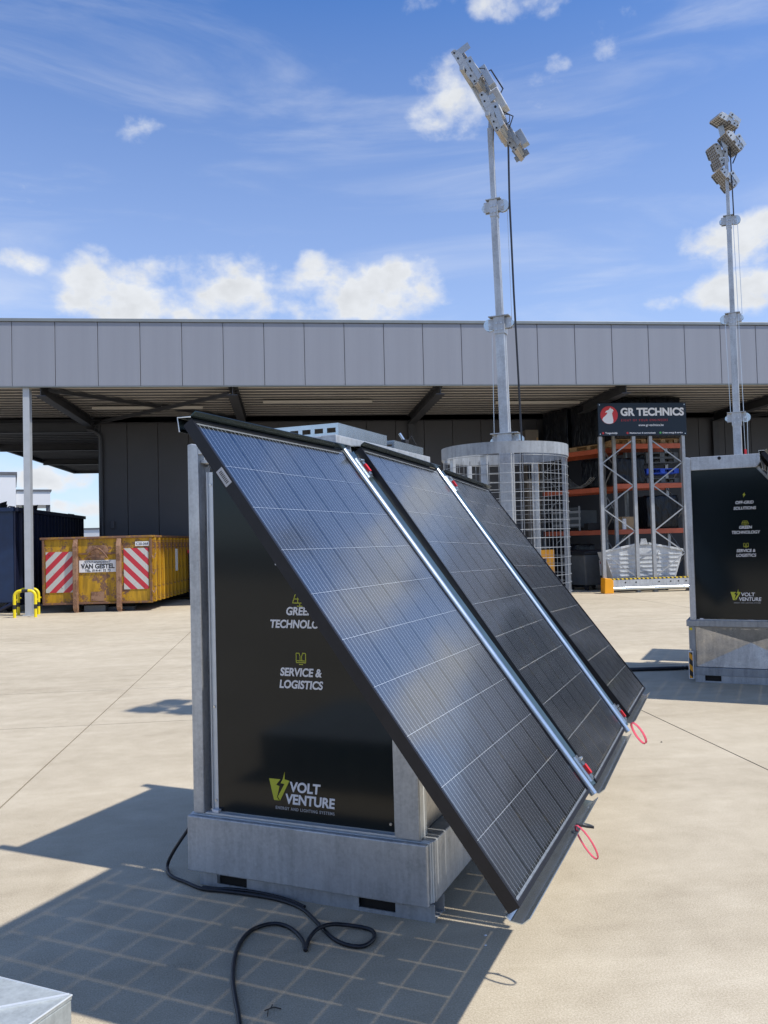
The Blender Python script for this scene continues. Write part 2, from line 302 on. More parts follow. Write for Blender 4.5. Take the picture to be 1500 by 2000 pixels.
M['hz_vert'] = stripes('amber_black_marker', (0.75, 0.32, 0.01), (0.02, 0.02, 0.02), (0.707, 0, 0.707), 12.0, 0.05, 0.5)

# ------------------------------------------------------------------ mesh helpers
class MB:
    def __init__(s): s.v = []; s.f = []
    def poly(s, verts, faces):
        o = len(s.v); s.v += [tuple(map(float, p)) for p in verts]; s.f += [tuple(i+o for i in f) for f in faces]; return s
    def box(s, x0, x1, y0, y1, z0, z1):
        return s.poly([(x0,y0,z0),(x1,y0,z0),(x1,y1,z0),(x0,y1,z0),(x0,y0,z1),(x1,y0,z1),(x1,y1,z1),(x0,y1,z1)],
                      [(0,3,2,1),(4,5,6,7),(0,1,5,4),(1,2,6,5),(2,3,7,6),(3,0,4,7)])
    def obox(s, c, ax, ay, az):           # centre and three half-axis vectors
        c, ax, ay, az = map(Vector, (c, ax, ay, az)); P = []
        for k in (-1, 1):
            for i, j in ((-1,-1),(1,-1),(1,1),(-1,1)): P.append(c+ax*i+ay*j+az*k)
        return s.poly(P, [(0,3,2,1),(4,5,6,7),(0,1,5,4),(1,2,6,5),(2,3,7,6),(3,0,4,7)])
    def bar(s, a, b, w, h=None, up=(0, 0, 1)):
        a, b = Vector(a), Vector(b); h = w if h is None else h; d = (b-a); l = d.length; d.normalize(); up = Vector(up)
        if abs(d.dot(up)) > 0.98: up = Vector((0, 1, 0))
        x = d.cross(up).normalized(); y = x.cross(d).normalized()
        return s.obox((a+b)/2, x*w/2, y*h/2, d*l/2)
    def tube(s, pts, r, n=8, closed=False, caps=True):
        P = [Vector(p) for p in pts]; m = len(P); o = len(s.v); rad = r if isinstance(r, (list, tuple)) else [r]*m; px = None
        for i, p in enumerate(P):
            if closed: d = P[(i+1) % m]-P[i-1]
            else: d = P[min(i+1, m-1)]-P[max(i-1, 0)]
            d.normalize()
            if px is None:
                a = Vector((0, 0, 1)) if abs(d.z) < 0.9 else Vector((1, 0, 0)); px = d.cross(a).normalized()
            px = (px-d*px.dot(d)).normalized(); py = d.cross(px)
            for k in range(n):
                t = 2*PI*k/n; s.v.append(tuple(p+(px*math.cos(t)+py*math.sin(t))*rad[i]))
        for i in range(m if closed else m-1):
            a = o+i*n; b = o+((i+1) % m)*n
            for k in range(n): s.f.append((a+k, a+(k+1) % n, b+(k+1) % n, b+k))
        if caps and not closed:
            s.f.append(tuple(o+k for k in reversed(range(n)))); s.f.append(tuple(o+(m-1)*n+k for k in range(n)))
        return s
    def prism(s, pts, d):                 # closed outline extruded along vector d
        d = Vector(d); P = [Vector(p) for p in pts]; n = len(P)
        return s.poly(P+[p+d for p in P], [tuple(range(n))[::-1], tuple(range(n, 2*n))]+[(i, (i+1) % n, n+(i+1) % n, n+i) for i in range(n)])
    def disc(s, c, ax, r, t, n=20):
        c = Vector(c); ax = Vector(ax).normalized(); return s.tube([c-ax*t/2, c+ax*t/2], r, n)
    def build(s, name, mat, parent=None, bevel=0.0, smooth=False, loc=None, rot=None, seg=2):
        me = bpy.data.meshes.new(name); me.from_pydata(s.v, [], s.f); me.update()
        bm = bmesh.new(); bm.from_mesh(me); bmesh.ops.recalc_face_normals(bm, faces=bm.faces[:]); bm.to_mesh(me); bm.free()
        if mat: me.materials.append(M[mat] if isinstance(mat, str) else mat)
        o = bpy.data.objects.new(name, me); COL.objects.link(o)
        if parent: o.parent = parent
        if loc: o.location = loc
        if rot: o.rotation_euler = rot
        if smooth:
            for p in me.polygons: p.use_smooth = True
            e = o.modifiers.new('edges', 'EDGE_SPLIT'); e.split_angle = R(40)
        if bevel:
            b = o.modifiers.new('bevel', 'BEVEL'); b.width = bevel; b.segments = seg; b.limit_method = 'ANGLE'; b.angle_limit = R(40)
        return o
def tag(o, label=None, cat=None, group=None, kind=None):
    if label: o['label'] = label
    if cat: o['category'] = cat
    if group: o['group'] = group
    if kind: o['kind'] = kind
    return o
def empty(name, loc=(0, 0, 0), rz=0.0, label=None, cat=None, group=None, kind=None):
    o = bpy.data.objects.new(name, None); COL.objects.link(o); o.location = loc; o.rotation_euler = (0, 0, rz); o.empty_display_size = 0.2
    return tag(o, label, cat, group, kind)
def dup(o, parent=None):
    c = o.copy(); COL.objects.link(c)
    if parent: c.parent = parent
    for ch in list(o.children): dup(ch, c)
    return c
def inst(o, loc=None, rot=None, parent=None):
    c = o.copy(); COL.objects.link(c); c.parent = parent or o.parent
    if loc is not None: c.location = loc
    if rot is not None: c.rotation_euler = rot
    return c
DG = None
def text(s, size, mat, parent, loc, rot=(PI/2, 0, 0), align='CENTER', bold=0.0, shear=0.0, sx=1.0, depth=0.0008, spacing=1.0, name='lettering'):
    cu = bpy.data.curves.new('lettering', 'FONT'); cu.body = s; cu.size = size; cu.align_x = align; cu.offset = bold; cu.shear = shear; cu.extrude = depth; cu.space_character = spacing
    tmp = bpy.data.objects.new('lettering_source', cu); COL.objects.link(tmp)
    bpy.context.view_layer.update()
    me = bpy.data.meshes.new_from_object(tmp.evaluated_get(bpy.context.evaluated_depsgraph_get()))
    bpy.data.objects.remove(tmp); bpy.data.curves.remove(cu)
    me.materials.clear(); me.materials.append(M[mat])
    o = bpy.data.objects.new(name, me); COL.objects.link(o); o.parent = parent; o.location = loc; o.rotation_euler = rot; o.scale = (sx, 1, 1)
    return o
def flat(pts, mat, parent, y, name='emblem', t=0.0012):   # outline in x,z just in front (-y) of plane y
    return MB().prism([(x, y-t, z) for x, z in pts], (0, t, 0)).build(name, mat, parent)

# ------------------------------------------------------------------ ground
YAW = 0.117; BO = Vector((-8.837, 19.849, 0)); bu = Vector((math.cos(YAW), math.sin(YAW), 0)); bv = Vector((-math.sin(YAW), math.cos(YAW), 0))
def bp(x, y, z=0): return BO+bu*x+bv*y+Vector((0, 0, z))
g = MB(); g.poly([(-900, -900, -0.02), (900, -900, -0.02), (900, 900, -0.02), (-900, 900, -0.02)], [(0, 1, 2, 3)])
tag(g.build('ground', paint('far_ground', (0.20, 0.19, 0.16), 0.9, var=0.2, scale=0.05)), kind='structure')
yard = empty('concrete_yard', BO, YAW, kind='structure')
# cast slabs with open joints between them
xs = [-30.35, -20.35, -10.35, -5.35, -0.35, 4.68, 9.58, 14.85, 19.8, 24.8, 34.8]; ys = [-34.0, -28.0, -21.0, -13.0, -11.15, -6.0, 0.02, 5.3, 13, 26]
jw = 0.006
for i in range(len(xs)-1):
    for j in range(len(ys)-1):
        x0, x1, y0, y1 = xs[i]+jw, xs[i+1]-jw, ys[j]+jw, ys[j+1]-jw
        if j == 3 and i not in (4, 5): continue
        if j == 2 and i not in (4, 5): y1 = ys[4]-jw
        s = MB().box(x0, x1, y0, y1, -0.015, 0.0).build('slab', 'concrete', yard)
MB().poly([(-30, -34, -0.010), (34, -34, -0.010), (34, 26, -0.010), (-30, 26, -0.010)], [(0, 1, 2, 3)]).build('joint_filler', 'dark_gap', yard)

# ------------------------------------------------------------------ warehouse with canopy
wh = empty('warehouse', BO, YAW, 'long grey warehouse with a deep flat canopy over its dark wall', 'warehouse')
ZB, ZT = 5.50, 7.06
MB().box(-4.0, 46, 0.062, 0.10, ZB+0.01, ZT-0.02).build('fascia_backing', 'fascia_cap', wh)
fp = None
for i in range(-4, 46):
    if fp is None: fp = MB().box(0.006, 0.994, 0.0, 0.055, ZB, ZT).build('cladding_panel', 'fascia', wh, bevel=0.006, seg=1)
    else: q_ = inst(fp)
    (fp if i == -4 else q_).location = (i, 0, 0)
MB().box(-4.05, 46.05, -0.035, 0.42, ZT+0.006, ZT+0.085).build('roof_flashing', 'fascia_cap', wh, bevel=0.008)
MB().box(-4.0, 46, -0.012, 0.075, ZB-0.025, ZB-0.006).build('drip_edge', 'fascia_cap', wh)
MB().box(-3.9, 46, 0.42, 26, ZT-0.3, ZT-0.05).build('roof', 'far_roof', wh)
MB().prism([(-4.0, 0.1, 5.30), (-3.9, 0.1, 5.30), (-3.9, 0.1, ZT-0.01), (-4.0, 0.1, ZT-0.01)], (0, 21.9, 0)).build('side_fascia', 'canopy_steel', wh)
MB().prism([(-4.0, 22.05, 5.30), (46, 22.05, 5.30), (46, 22.05, ZT-0.31), (-4.0, 22.05, ZT-0.31)], (0, 0.12, 0)).build('rear_fascia', 'canopy_steel', wh)
# trapezoidal soffit over the front canopy (ribs run along the front)
mb = MB(); y = 0.12
while y < 5.2:
    P = [(y, 5.68), (y+0.02, 5.55), (y+0.24, 5.55), (y+0.26, 5.68), (y+0.40, 5.68)]
    mb.poly([(x, yy, zz) for yy, zz in P for x in (-3.9, 46)], [(2*q, 2*q+1, 2*q+3, 2*q+2) for q in range(4)]); y += 0.40
tag(mb.build('soffit_sheet', 'soffit', wh))
y = 0.28; jb = None  # added dark bars imitate shade on the soffit rib sides
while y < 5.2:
    if jb is None: jb = MB().box(-3.88, 45.9, -0.022, 0.022, 5.512, 5.549).build('soffit_shade_bar', 'seam_and_shade', wh); o = jb
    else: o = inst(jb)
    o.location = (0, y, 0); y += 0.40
# side canopy soffit (ribs run the other way)
mb = MB(); y = 5.5
while y < 22:
    mb.box(-3.9, 0.9, y, y+0.12, 5.42, 5.50); mb.box(-3.9, 0.9, y+0.12, y+0.45, 5.50, 5.55); y += 0.45
mb.build('side_soffit_sheet', 'canopy_steel', wh)
def hbeam(name, a, b, w=0.22, h=0.30, t=0.02, mat='canopy_steel'):
    a, b = Vector(a), Vector(b); d = (b-a).normalized(); x = d.cross(Vector((0, 0, 1))).normalized(); L = (b-a).length; c = (a+b)/2; up = Vector((0, 0, 1))
    m = MB(); m.obox(c+up*(h/2-t/2), x*w/2, up*t/2, d*L/2); m.obox(c-up*(h/2-t/2), x*w/2, up*t/2, d*L/2); m.obox(c, x*t/2, up*(h/2-t), d*L/2)
    return m.build(name, mat, wh)
for i, xb in enumerate((0.62, 5.20, 10.45, 15.4, 20.6, 25.8, 31)):
    hbeam('canopy_beam', (xb, 0.12, 5.42), (xb, 5.28, 5.37), 0.24, 0.28)
    if i in (2, 4): MB().box(xb-0.1, xb+0.1, 5.17, 5.28, 0, 5.23).build('wall_column', 'canopy_steel', wh)
for k in range(0, 5, 4):
    hbeam('roof_brace', (0.75+k*5.1, 0.3, 5.46), (5.1+k*5.1, 5.2, 5.46), 0.09, 0.09, 0.012)
    hbeam('roof_brace', (5.1+k*5.1, 0.3, 5.34), (0.75+k*5.1, 5.2, 5.34), 0.09, 0.09, 0.012)
hbeam('edge_beam', (-3.88, 5.42, 5.24), (0.8, 5.42, 5.24), 0.2, 0.30); hbeam('edge_beam', (-3.88, 11, 5.30), (0.8, 11, 5.30), 0.2, 0.24); hbeam('edge_beam', (-3.88, 16.5, 5.32), (0.8, 16.5, 5.32), 0.2, 0.24)
MB().box(5.9, 8.9, 2.16, 2.24, 5.42, 5.49).build('tube_light', 'soffit', wh); MB().box(12.5, 15.0, 2.5, 2.58, 5.42, 5.49).build('tube_light', 'soffit', wh)
MB().box(1.2, 4.2, 2.9, 2.98, 5.40, 5.47).build('tube_light', 'soffit', wh)
# anthracite wall: panels with real joints
MB().box(0.92, 46, 5.42, 21.9, 0, 5.40).build('wall_core', 'seam_and_shade', wh)
x = 0.90; wp = None; widths = [0.78]+[0.92]*50
for wdt in widths:
    if x > 45: break
    o = MB().box(x+0.006, x+wdt-0.006, 5.34, 5.415, 0.02, 5.36).build('wall_panel', 'wall_dark', wh, bevel=0.006, seg=1); x += wdt
MB().box(0.82, 0.895, 5.36, 5.50, 0, 5.4).build('corner_trim', 'canopy_steel', wh, bevel=0.01)
dp = MB().tube([(0.93, 5.26, 0.1), (0.93, 5.26, 4.85), (0.90, 5.24, 5.0), (0.72, 5.20, 5.12), (0.55, 5.2, 5.16)], 0.055, 12).build('downpipe', 'canopy_steel', wh, smooth=True)
for z in (1.2, 3.1, 4.4): MB().tube([(0.93, 5.26, z-0.03), (0.93, 5.26, z+0.03)], 0.066, 12).build('pipe_collar', 'canopy_steel', dp)
MB().box(1.18, 1.29, 5.24, 5.33, 2.15, 2.38).build('wall_light', 'seam_and_shade', wh, bevel=0.01)
# door opening and darker bay on the right
MB().box(14.9, 19.6, 5.30, 5.335, 0.0, 4.75).build('roller_door', paint('dark_door', (0.010, 0.011, 0.018), 0.5, var=0.1), wh)
MB().box(19.9, 22.4, 5.24, 5.33, 3.9, 4.05).build('door_hood', 'black', wh, bevel=0.01)
MB().box(21.6, 21.75, 5.1, 5.33, 2.9, 5.2).build('conduit', 'canopy_steel', wh)

# ------------------------------------------------------------------ canopy column and guards
cc = empty('canopy_column', bp(0.30, 0.16), YAW, 'pale grey steel column holding up the left end of the canopy', 'column')
MB().box(-0.075, 0.075, -0.10, -0.088, 0, ZB-0.03).build('front_flange', 'col_white', cc)
MB().box(-0.075, 0.075, 0.088, 0.10, 0, ZB-0.03).build('rear_flange', 'col_white', cc)
MB().box(-0.006, 0.006, -0.087, 0.087, 0, ZB-0.03).build('web', 'col_white', cc)
MB().box(-0.13, 0.13, -0.15, 0.15, 0.0, 0.015).build('base_plate', 'col_white', cc)
for a in (-0.1, 0.1):
    for b in (-0.12, 0.12): MB().disc((a, b, 0.025), (0, 0, 1), 0.018, 0.03, 8).build('anchor_bolt', 'bolt', cc)
def hoop(loc, rz, label):
    o = empty('bollard_hoop', loc, rz, label, 'bollard', 'yellow guard hoops round the canopy column')
    w, h, r = 0.235, 0.62, 0.13; P = [(-w, 0, 0), (-w, 0, 0.2)]
    def arc(): return [(-w+r-r*math.cos(t), 0, h-r+r*math.sin(t)) for t in [PI/2*k/6 for k in range(7)]]
    a = arc(); b = [(-x, 0, z) for x, _, z in reversed(a)]
    MB().tube([(-w, 0, 0)]+a+b+[(w, 0, 0)], 0.036, 12).build('hoop_tube', 'yellow_guard', o, smooth=True)
    for sx in (-1, 1): MB().tube([(sx*w, 0, 0.20), (sx*w, 0, 0.30)], 0.0375, 12).build('black_band', 'stripe_black', o, smooth=True)
    MB().tube([(-0.07, 0, h), (0.07, 0, h)], 0.0375, 12).build('black_band', 'stripe_black', o, smooth=True)
    for sx in (-1, 1): MB().tube([(sx*w, 0.03, 0.40), (sx*w, 0.16, 0.40)], 0.022, 10).build('link_stub', 'yellow_guard', o, smooth=True)
    return o
hoop(bp(0.37, -0.42), YAW, 'yellow and black hoop in front of the pale canopy column')
hoop(bp(0.20, 0.42), YAW, 'yellow and black hoop behind the pale canopy column')

# ------------------------------------------------------------------ solar unit builder
PAN = [((-0.6149,2.6704,1.9846),(-0.1767,3.6827,1.9803),(0.771,3.2665,0.5854),(0.3328,2.2542,0.5897)),
       ((-0.1005,3.7672,2.0029),(0.3083,4.7914,1.9764),(1.2308,4.3866,0.5614),(0.822,3.3624,0.5879)),
       ((0.3571,5.0127,1.9725),(0.7616,6.038,1.9287),(1.7149,5.6026,0.5434),(1.3104,4.5773,0.5873))]
O0 = Vector((-0.9275, 3.9477, 0)); UY = 0.4052
U = Vector((math.cos(UY), -math.sin(UY), 0)); V = Vector((math.sin(UY), math.cos(UY), 0))
def loc0(p): d = Vector(p)-O0; return Vector((d.dot(U), d.dot(V), d.z))
PW, PL = 1.103, 1.737
MESH = {}
def solar_panel(parent, k, dz=0.0, first=False):
    TL, TR, BR, BL = [loc0(p) for p in PAN[k]]
    a = (TR-TL).normalized(); dn = (BL-TL); dn = (dn-a*dn.dot(a)).normalized(); nn = dn.cross(a).normalized()   # outward/up normal
    if nn.z < 0: nn = -nn
    # local: x along the row, y down the slope, z = a x dn
    zz = a.cross(dn); sgn = 1 if zz.z > 0 else -1
    mat = Matrix.Identity(4); mat.col[0][:3] = a; mat.col[1][:3] = dn; mat.col[2][:3] = zz; mat.translation = TL+Vector((0, 0, dz))
    f = sgn                                              # face side of the glass in local z
    def mk(key, fn):
        if key not in MESH: MESH[key] = fn()
        return MESH[key]
    def add(name, me, par, m=None):
        o = bpy.data.objects.new(name, me); COL.objects.link(o); o.parent = par
        if m is not None: o.matrix_local = m
        return o
    def mesh_of(mb, name, mt):
        o = mb.build(name, mt); me = o.data; bpy.data.objects.remove(o); return me
    g = add('solar_panel', mk('glass', lambda: mesh_of(MB().poly([(0.012, 0.012, 0), (PW-0.012, 0.012, 0), (PW-0.012, PL-0.012, 0), (0.012, PL-0.012, 0)], [(0, 1, 2, 3)]), 'solar_panel', 'solar_glass')), parent, mat)
    th = 0.036
    def fr():
        m = MB(); z0, z1 = (-th, 0.0025) if f > 0 else (-0.0025, th)
        m.box(0, 0.0118, 0, PL, z0, z1); m.box(PW-0.0118, PW, 0, PL, z0, z1); m.box(0.0119, PW-0.0119, 0, 0.0118, z0, z1); m.box(0.0119, PW-0.0119, PL-0.0118, PL, z0, z1)
        zb = -th*f
        for x0, x1 in ((0.0119, 0.035), (PW-0.035, PW-0.0119)): m.box(x0, x1, 0.012, PL-0.012, min(zb, zb+f*0.0018), max(zb, zb+f*0.0018))
        return mesh_of(m, 'frame', 'black_frame')
    fo = add('frame', mk('frame', fr), g)
    NC, NR = 6, 10; gx, gy = 0.009, 0.007; mx, my = 0.020, 0.030
    cw = (PW-2*mx-gx*(NC-1))/NC; ch = (PL-2*my-gy*(NR-1))/NR
    zc = -0.004*f
    cellm = mk('cell', lambda: mesh_of(MB().poly([(0.004, 0, 0), (cw-0.004, 0, 0), (cw, 0.004, 0), (cw, ch-0.004, 0), (cw-0.004, ch, 0), (0.004, ch, 0), (0, ch-0.004, 0), (0, 0.004, 0)], [tuple(range(8))]), 'cell', 'cell'))
    for i in range(NC):
        for j in range(NR):
            o = add('cell', cellm, g); o.location = (mx+i*(cw+gx), my+j*(ch+gy), zc)
    add('backsheet', mk('backsheet', lambda: mesh_of(MB().poly([(0.0125, 0.0125, 0), (PW-0.0125, 0.0125, 0), (PW-0.0125, PL-0.0125, 0), (0.0125, PL-0.0125, 0)], [(0, 1, 2, 3)]), 'backsheet', 'backsheet')), g).location = (0, 0, -0.0062*f)
    def bus():
        m = MB(); w = 0.0016
        for i in range(NC):
            for b in range(7):
                x = mx+i*(cw+gx)+cw*(b+0.5)/7; m.poly([(x-w/2, my*0.55, 0), (x+w/2, my*0.55, 0), (x+w/2, PL-my*0.55, 0), (x-w/2, PL-my*0.55, 0)], [(0, 1, 2, 3)])
        for j in range(1, NR):
            y = my+j*(ch+gy)-gy/2; m.poly([(mx, y-0.0007, 0.0002*f), (PW-mx, y-0.0007, 0.0002*f), (PW-mx, y+0.0007, 0.0002*f), (mx, y+0.0007, 0.0002*f)], [(0, 1, 2, 3)])
        return mesh_of(m, 'busbar', 'busbar')
    o = add('busbar', mk('bus', bus), g); o.location = (0, 0, -0.0028*f); o['kind'] = 'stuff'
    def rib():
        m = MB()
        for y in (my*0.55, PL-my*0.55): m.poly([(mx, y-0.004, 0), (PW-mx, y-0.004, 0), (PW-mx, y+0.004, 0), (mx, y+0.004, 0)], [(0, 1, 2, 3)])
        return mesh_of(m, 'ribbon', 'glass_edge')
    add('ribbon', mk('ribbon', rib), g).location = (0, 0, -0.0022*f)
    # junction boxes under the glass
    # zinc edge rails that wrap the top and the bottom of the module
    def rail(top):
        s = -1 if top else 1; y0 = 0 if top else PL
        t = 0.003
        P = [(0.0, 0.026), (0.0, 0.0), (0.030, -0.040), (-0.012, -0.062)] if top else [(-0.004, -0.050), (0.012, -0.046), (0.034, -0.022), (0.032, 0.004)]
        m = MB()
        pts = [(y0+s*(0.002+dy), f*(0.006+dz_)) for dy, dz_ in P]
        for q in range(len(pts)-1):
            (ya, za), (yb, zb) = pts[q], pts[q+1]; d = Vector((0, yb-ya, zb-za)).normalized(); nrm_ = Vector((0, -d.z, d.y))*t
            m.prism([(-0.006, ya, za), (-0.006, yb, zb), (-0.006, yb+nrm_.y, zb+nrm_.z), (-0.006, ya+nrm_.y, za+nrm_.z)], (PW+0.012, 0, 0))
        return mesh_of(m, 'edge_rail', 'zinc_dark' if top else 'zinc')
    add('rail_highlight', mk('railE', lambda: mesh_of(MB().tube([(-0.006, -0.0325, f*(-0.033)), (PW+0.006, -0.0325, f*(-0.033))], 0.0022, 6).tube([(-0.007, -0.001, f*0.006), (-0.007, -0.032, f*-0.034), (-0.007, 0.010, f*-0.056)], 0.0020, 6), 'rail_highlight', 'zinc_lit')), g)  # pale tubes imitate the bright highlight along the rail edges
    add('top_rail', mk('railT', lambda: rail(True)), g)
    add('bottom_rail', mk('railB', lambda: rail(False)), g)
    if k == 0:
        st = MB().box(-0.0012, -0.0002, 0.20, 0.262, *( (-0.028, -0.006) if f > 0 else (0.004, 0.030))).build('serial_sticker', 'grey_print', g)
        for q in range(8):
            yy = 0.209+q*0.006; MB().box(-0.0019, -0.0014, yy, yy+0.0028, *((-0.023, -0.011) if f > 0 else (0.011, 0.023))).build('barcode_bar', 'black_print', st)
    if k < 2:   # hinge side: zinc tube, folded strip, clamps with red labels, strap
        tb = MB(); r0 = 0.0145
        tb.tube([(PW+0.024, -0.015, -0.002*f), (PW+0.024, PL+0.02, -0.002*f)], r0, 12); add('side_tube', mesh_of(tb, 'side_tube', 'zinc'), g)
        for p in bpy.data.meshes[-1:] if False else []: pass
        m = MB(); m.prism([(PW+0.044, 0, 0.006*f), (PW+0.058, 0, -0.022*f), (PW+0.086, 0, -0.022*f), (PW+0.098, 0, 0.008*f), (PW+0.101, 0, 0.006*f), (PW+0.088, 0, -0.026*f), (PW+0.056, 0, -0.026*f), (PW+0.041, 0, 0.004*f)], (0, PL, 0))
        add('hinge_channel', mesh_of(m, 'hinge_channel', 'zinc_teal'), g)
        for yy in (0.05, PL-0.13):
            m = MB(); m.box(PW+0.050, PW+0.085, yy, yy+0.11, min(0, f*0.018), max(0, f*0.018)); m.tube([(PW+0.047, yy+0.02, f*0.024), (PW+0.088, yy+0.02, f*0.024)], 0.007, 8)
            m.bar((PW+0.068, yy+0.03, f*0.026), (PW+0.068, yy+0.10, f*0.022), 0.016, 0.006, up=(0, 0, 1))
            cl = add('clamp', mesh_of(m, 'clamp', 'zinc'), g)
            m = MB(); m.box(PW+0.058, PW+0.078, yy+0.045, yy+0.085, min(f*0.019, f*0.030), max(f*0.019, f*0.030)); add('red_tag', mesh_of(m, 'red_tag', 'red_label'), g)
    return g, mat, f
def web_strap(parent, anchor, drop=0.16, w=0.012, lean=0.05, name='strap'):
    m = MB(); pts = []; A = Vector(anchor); N = 18
    for i in range(N+1):
        t = i/N; ang = PI*2*t
        x = lean*(1-math.cos(ang))*0.6+0.032*math.sin(ang)*(1-0.2*t); z = -drop*(1-math.cos(ang))/2; y = -0.028*math.sin(ang)
        pts.append(A+Vector((x, y, z)))
    for i in range(N):
        a, b = pts[i], pts[i+1]; d = (b-a).normalized(); s = Vector((0.3, 1, 0)); s = (s-d*s.dot(d)).normalized()*w/2; n_ = d.cross(s).normalized()*0.0009
        m.poly([a-s-n_, a+s-n_, a+s+n_, a-s+n_, b-s-n_, b+s-n_, b+s+n_, b-s+n_], [(0, 1, 5, 4), (1, 2, 6, 5), (2, 3, 7, 6), (3, 0, 4, 7)])
    return m.build(name, 'red_web', parent)

def lettering_block(par, yv, X, Z, k=1.0, qr=False):
    """graphics of the dark sheet: X(u), Z(z) map the main unit's sheet coordinates"""
    def T(s, size, x, z, mat='white_print', **kw):
        kw.setdefault('sx', 0.93); kw['bold'] = kw.get('bold', 0.0)*(0.75 if k > 0.9 else 0.45)
        return text(s, size*k, mat, par, (X(x), yv-0.002, Z(z)), **kw)
    cx = 0.574
    bolt = [(0.012, 0.040), (-0.022, -0.004), (-0.003, -0.002), (-0.014, -0.040), (0.024, 0.008), (0.004, 0.006)]
    flat([(X(cx)+a*k*0.8, Z(1.650)+b*k*0.8) for a, b in bolt], 'lime_print', par, yv-0.0008)
    T('OFF-GRID', 0.0495, cx, 1.545, bold=0.0022, shear=0.16); T('SOLUTIONS', 0.0495, cx, 1.478, bold=0.0022, shear=0.16)
    # solar icon: outlined panel on a stand
    def icon_lines(L, w=0.0035):
        m = MB()
        for (x0, z0, x1, z1) in L:
            a = Vector((X(x0), yv-0.0015, Z(z0))); b = Vector((X(x1), yv-0.0015, Z(z1))); d = (b-a).normalized(); s = Vector((-d.z, 0, d.x))*w*k/2
            m.prism([a-s, b-s, b+s, a+s], (0, 0.0008, 0))
        m.build('icon', 'lime_print', par)
    z = 1.318
    icon_lines([(cx-.036, z-.012, cx-.022, z+.026), (cx-.022, z+.026, cx+.022, z+.026), (cx+.022, z+.026, cx+.036, z-.012), (cx-.036, z-.012, cx+.036, z-.012), (cx-.030, z+.006, cx+.030, z+.006), (cx-.008, z+.026, cx-.010, z-.012), (cx+.008, z+.026, cx+.010, z-.012), (cx, z-.012, cx, z-.026), (cx-.014, z-.026, cx+.014, z-.026)])
    T('GREEN', 0.0495, cx, 1.253, bold=0.0022, shear=0.16); T('TECHNOLOGY', 0.0495, cx, 1.195, bold=0.0022, shear=0.16)
    z = 1.060
    icon_lines([(cx-.024, z+.022, cx-.010, z+.022), (cx+.010, z+.022, cx+.024, z+.022), (cx-.024, z+.022, cx-.024, z-.020), (cx+.024, z+.022, cx+.024, z-.020), (cx-.024, z-.020, cx+.024, z-.020), (cx-.024, z-.012, cx+.024, z-.012), (cx-.010, z-.028, cx+.010, z-.028), (cx-.004, z-.010, cx-.004, z+.008), (cx+.004, z-.010, cx+.004, z+.008), (cx-.004, z+.008, cx-.010, z+.024), (cx+.004, z+.008, cx+.010, z+.024)])
    T('SERVICE &', 0.0495, cx-.004, 0.980, bold=0.0022, shear=0.16); T('LOGISTICS', 0.0495, cx-.004, 0.925, bold=0.0022, shear=0.16)
    # shield with a bolt cut through it
    sh1 = [(0.397, 0.512), (0.452, 0.509), (0.430, 0.480), (0.446, 0.472), (0.437, 0.440), (0.446, 0.418), (0.420, 0.418)]
    sh2 = [(0.450, 0.470), (0.436, 0.482), (0.462, 0.512), (0.476, 0.548), (0.474, 0.516), (0.498, 0.512), (0.460, 0.420), (0.446, 0.424), (0.444, 0.446), (0.470, 0.488), (0.456, 0.488)]
    flat([(X(a), Z(b)) for a, b in [(0.397, 0.513), (0.455, 0.513), (0.433, 0.487), (0.450, 0.482), (0.436, 0.432), (0.448, 0.418), (0.420, 0.418)]], 'lime_print', par, yv-0.0008)
    flat([(X(a), Z(b)) for a, b in [(0.452, 0.418), (0.440, 0.434), (0.476, 0.494), (0.456, 0.496), (0.468, 0.515), (0.478, 0.548), (0.477, 0.515), (0.502, 0.510)]], 'lime_print', par, yv-0.0008)
    T('VOLT', 0.060, 0.503, 0.4645, align='LEFT', bold=0.0026, shear=0.1, sx=1.0); T('VENTURE', 0.060, 0.480, 0.4095, align='LEFT', bold=0.0026, shear=0.1, sx=0.95)
    T('ENERGY AND LIGHTING SYSTEMS', 0.0185, 0.428, 0.380, 'grey_print', align='LEFT', bold=0.0004, spacing=1.25, sx=0.87)

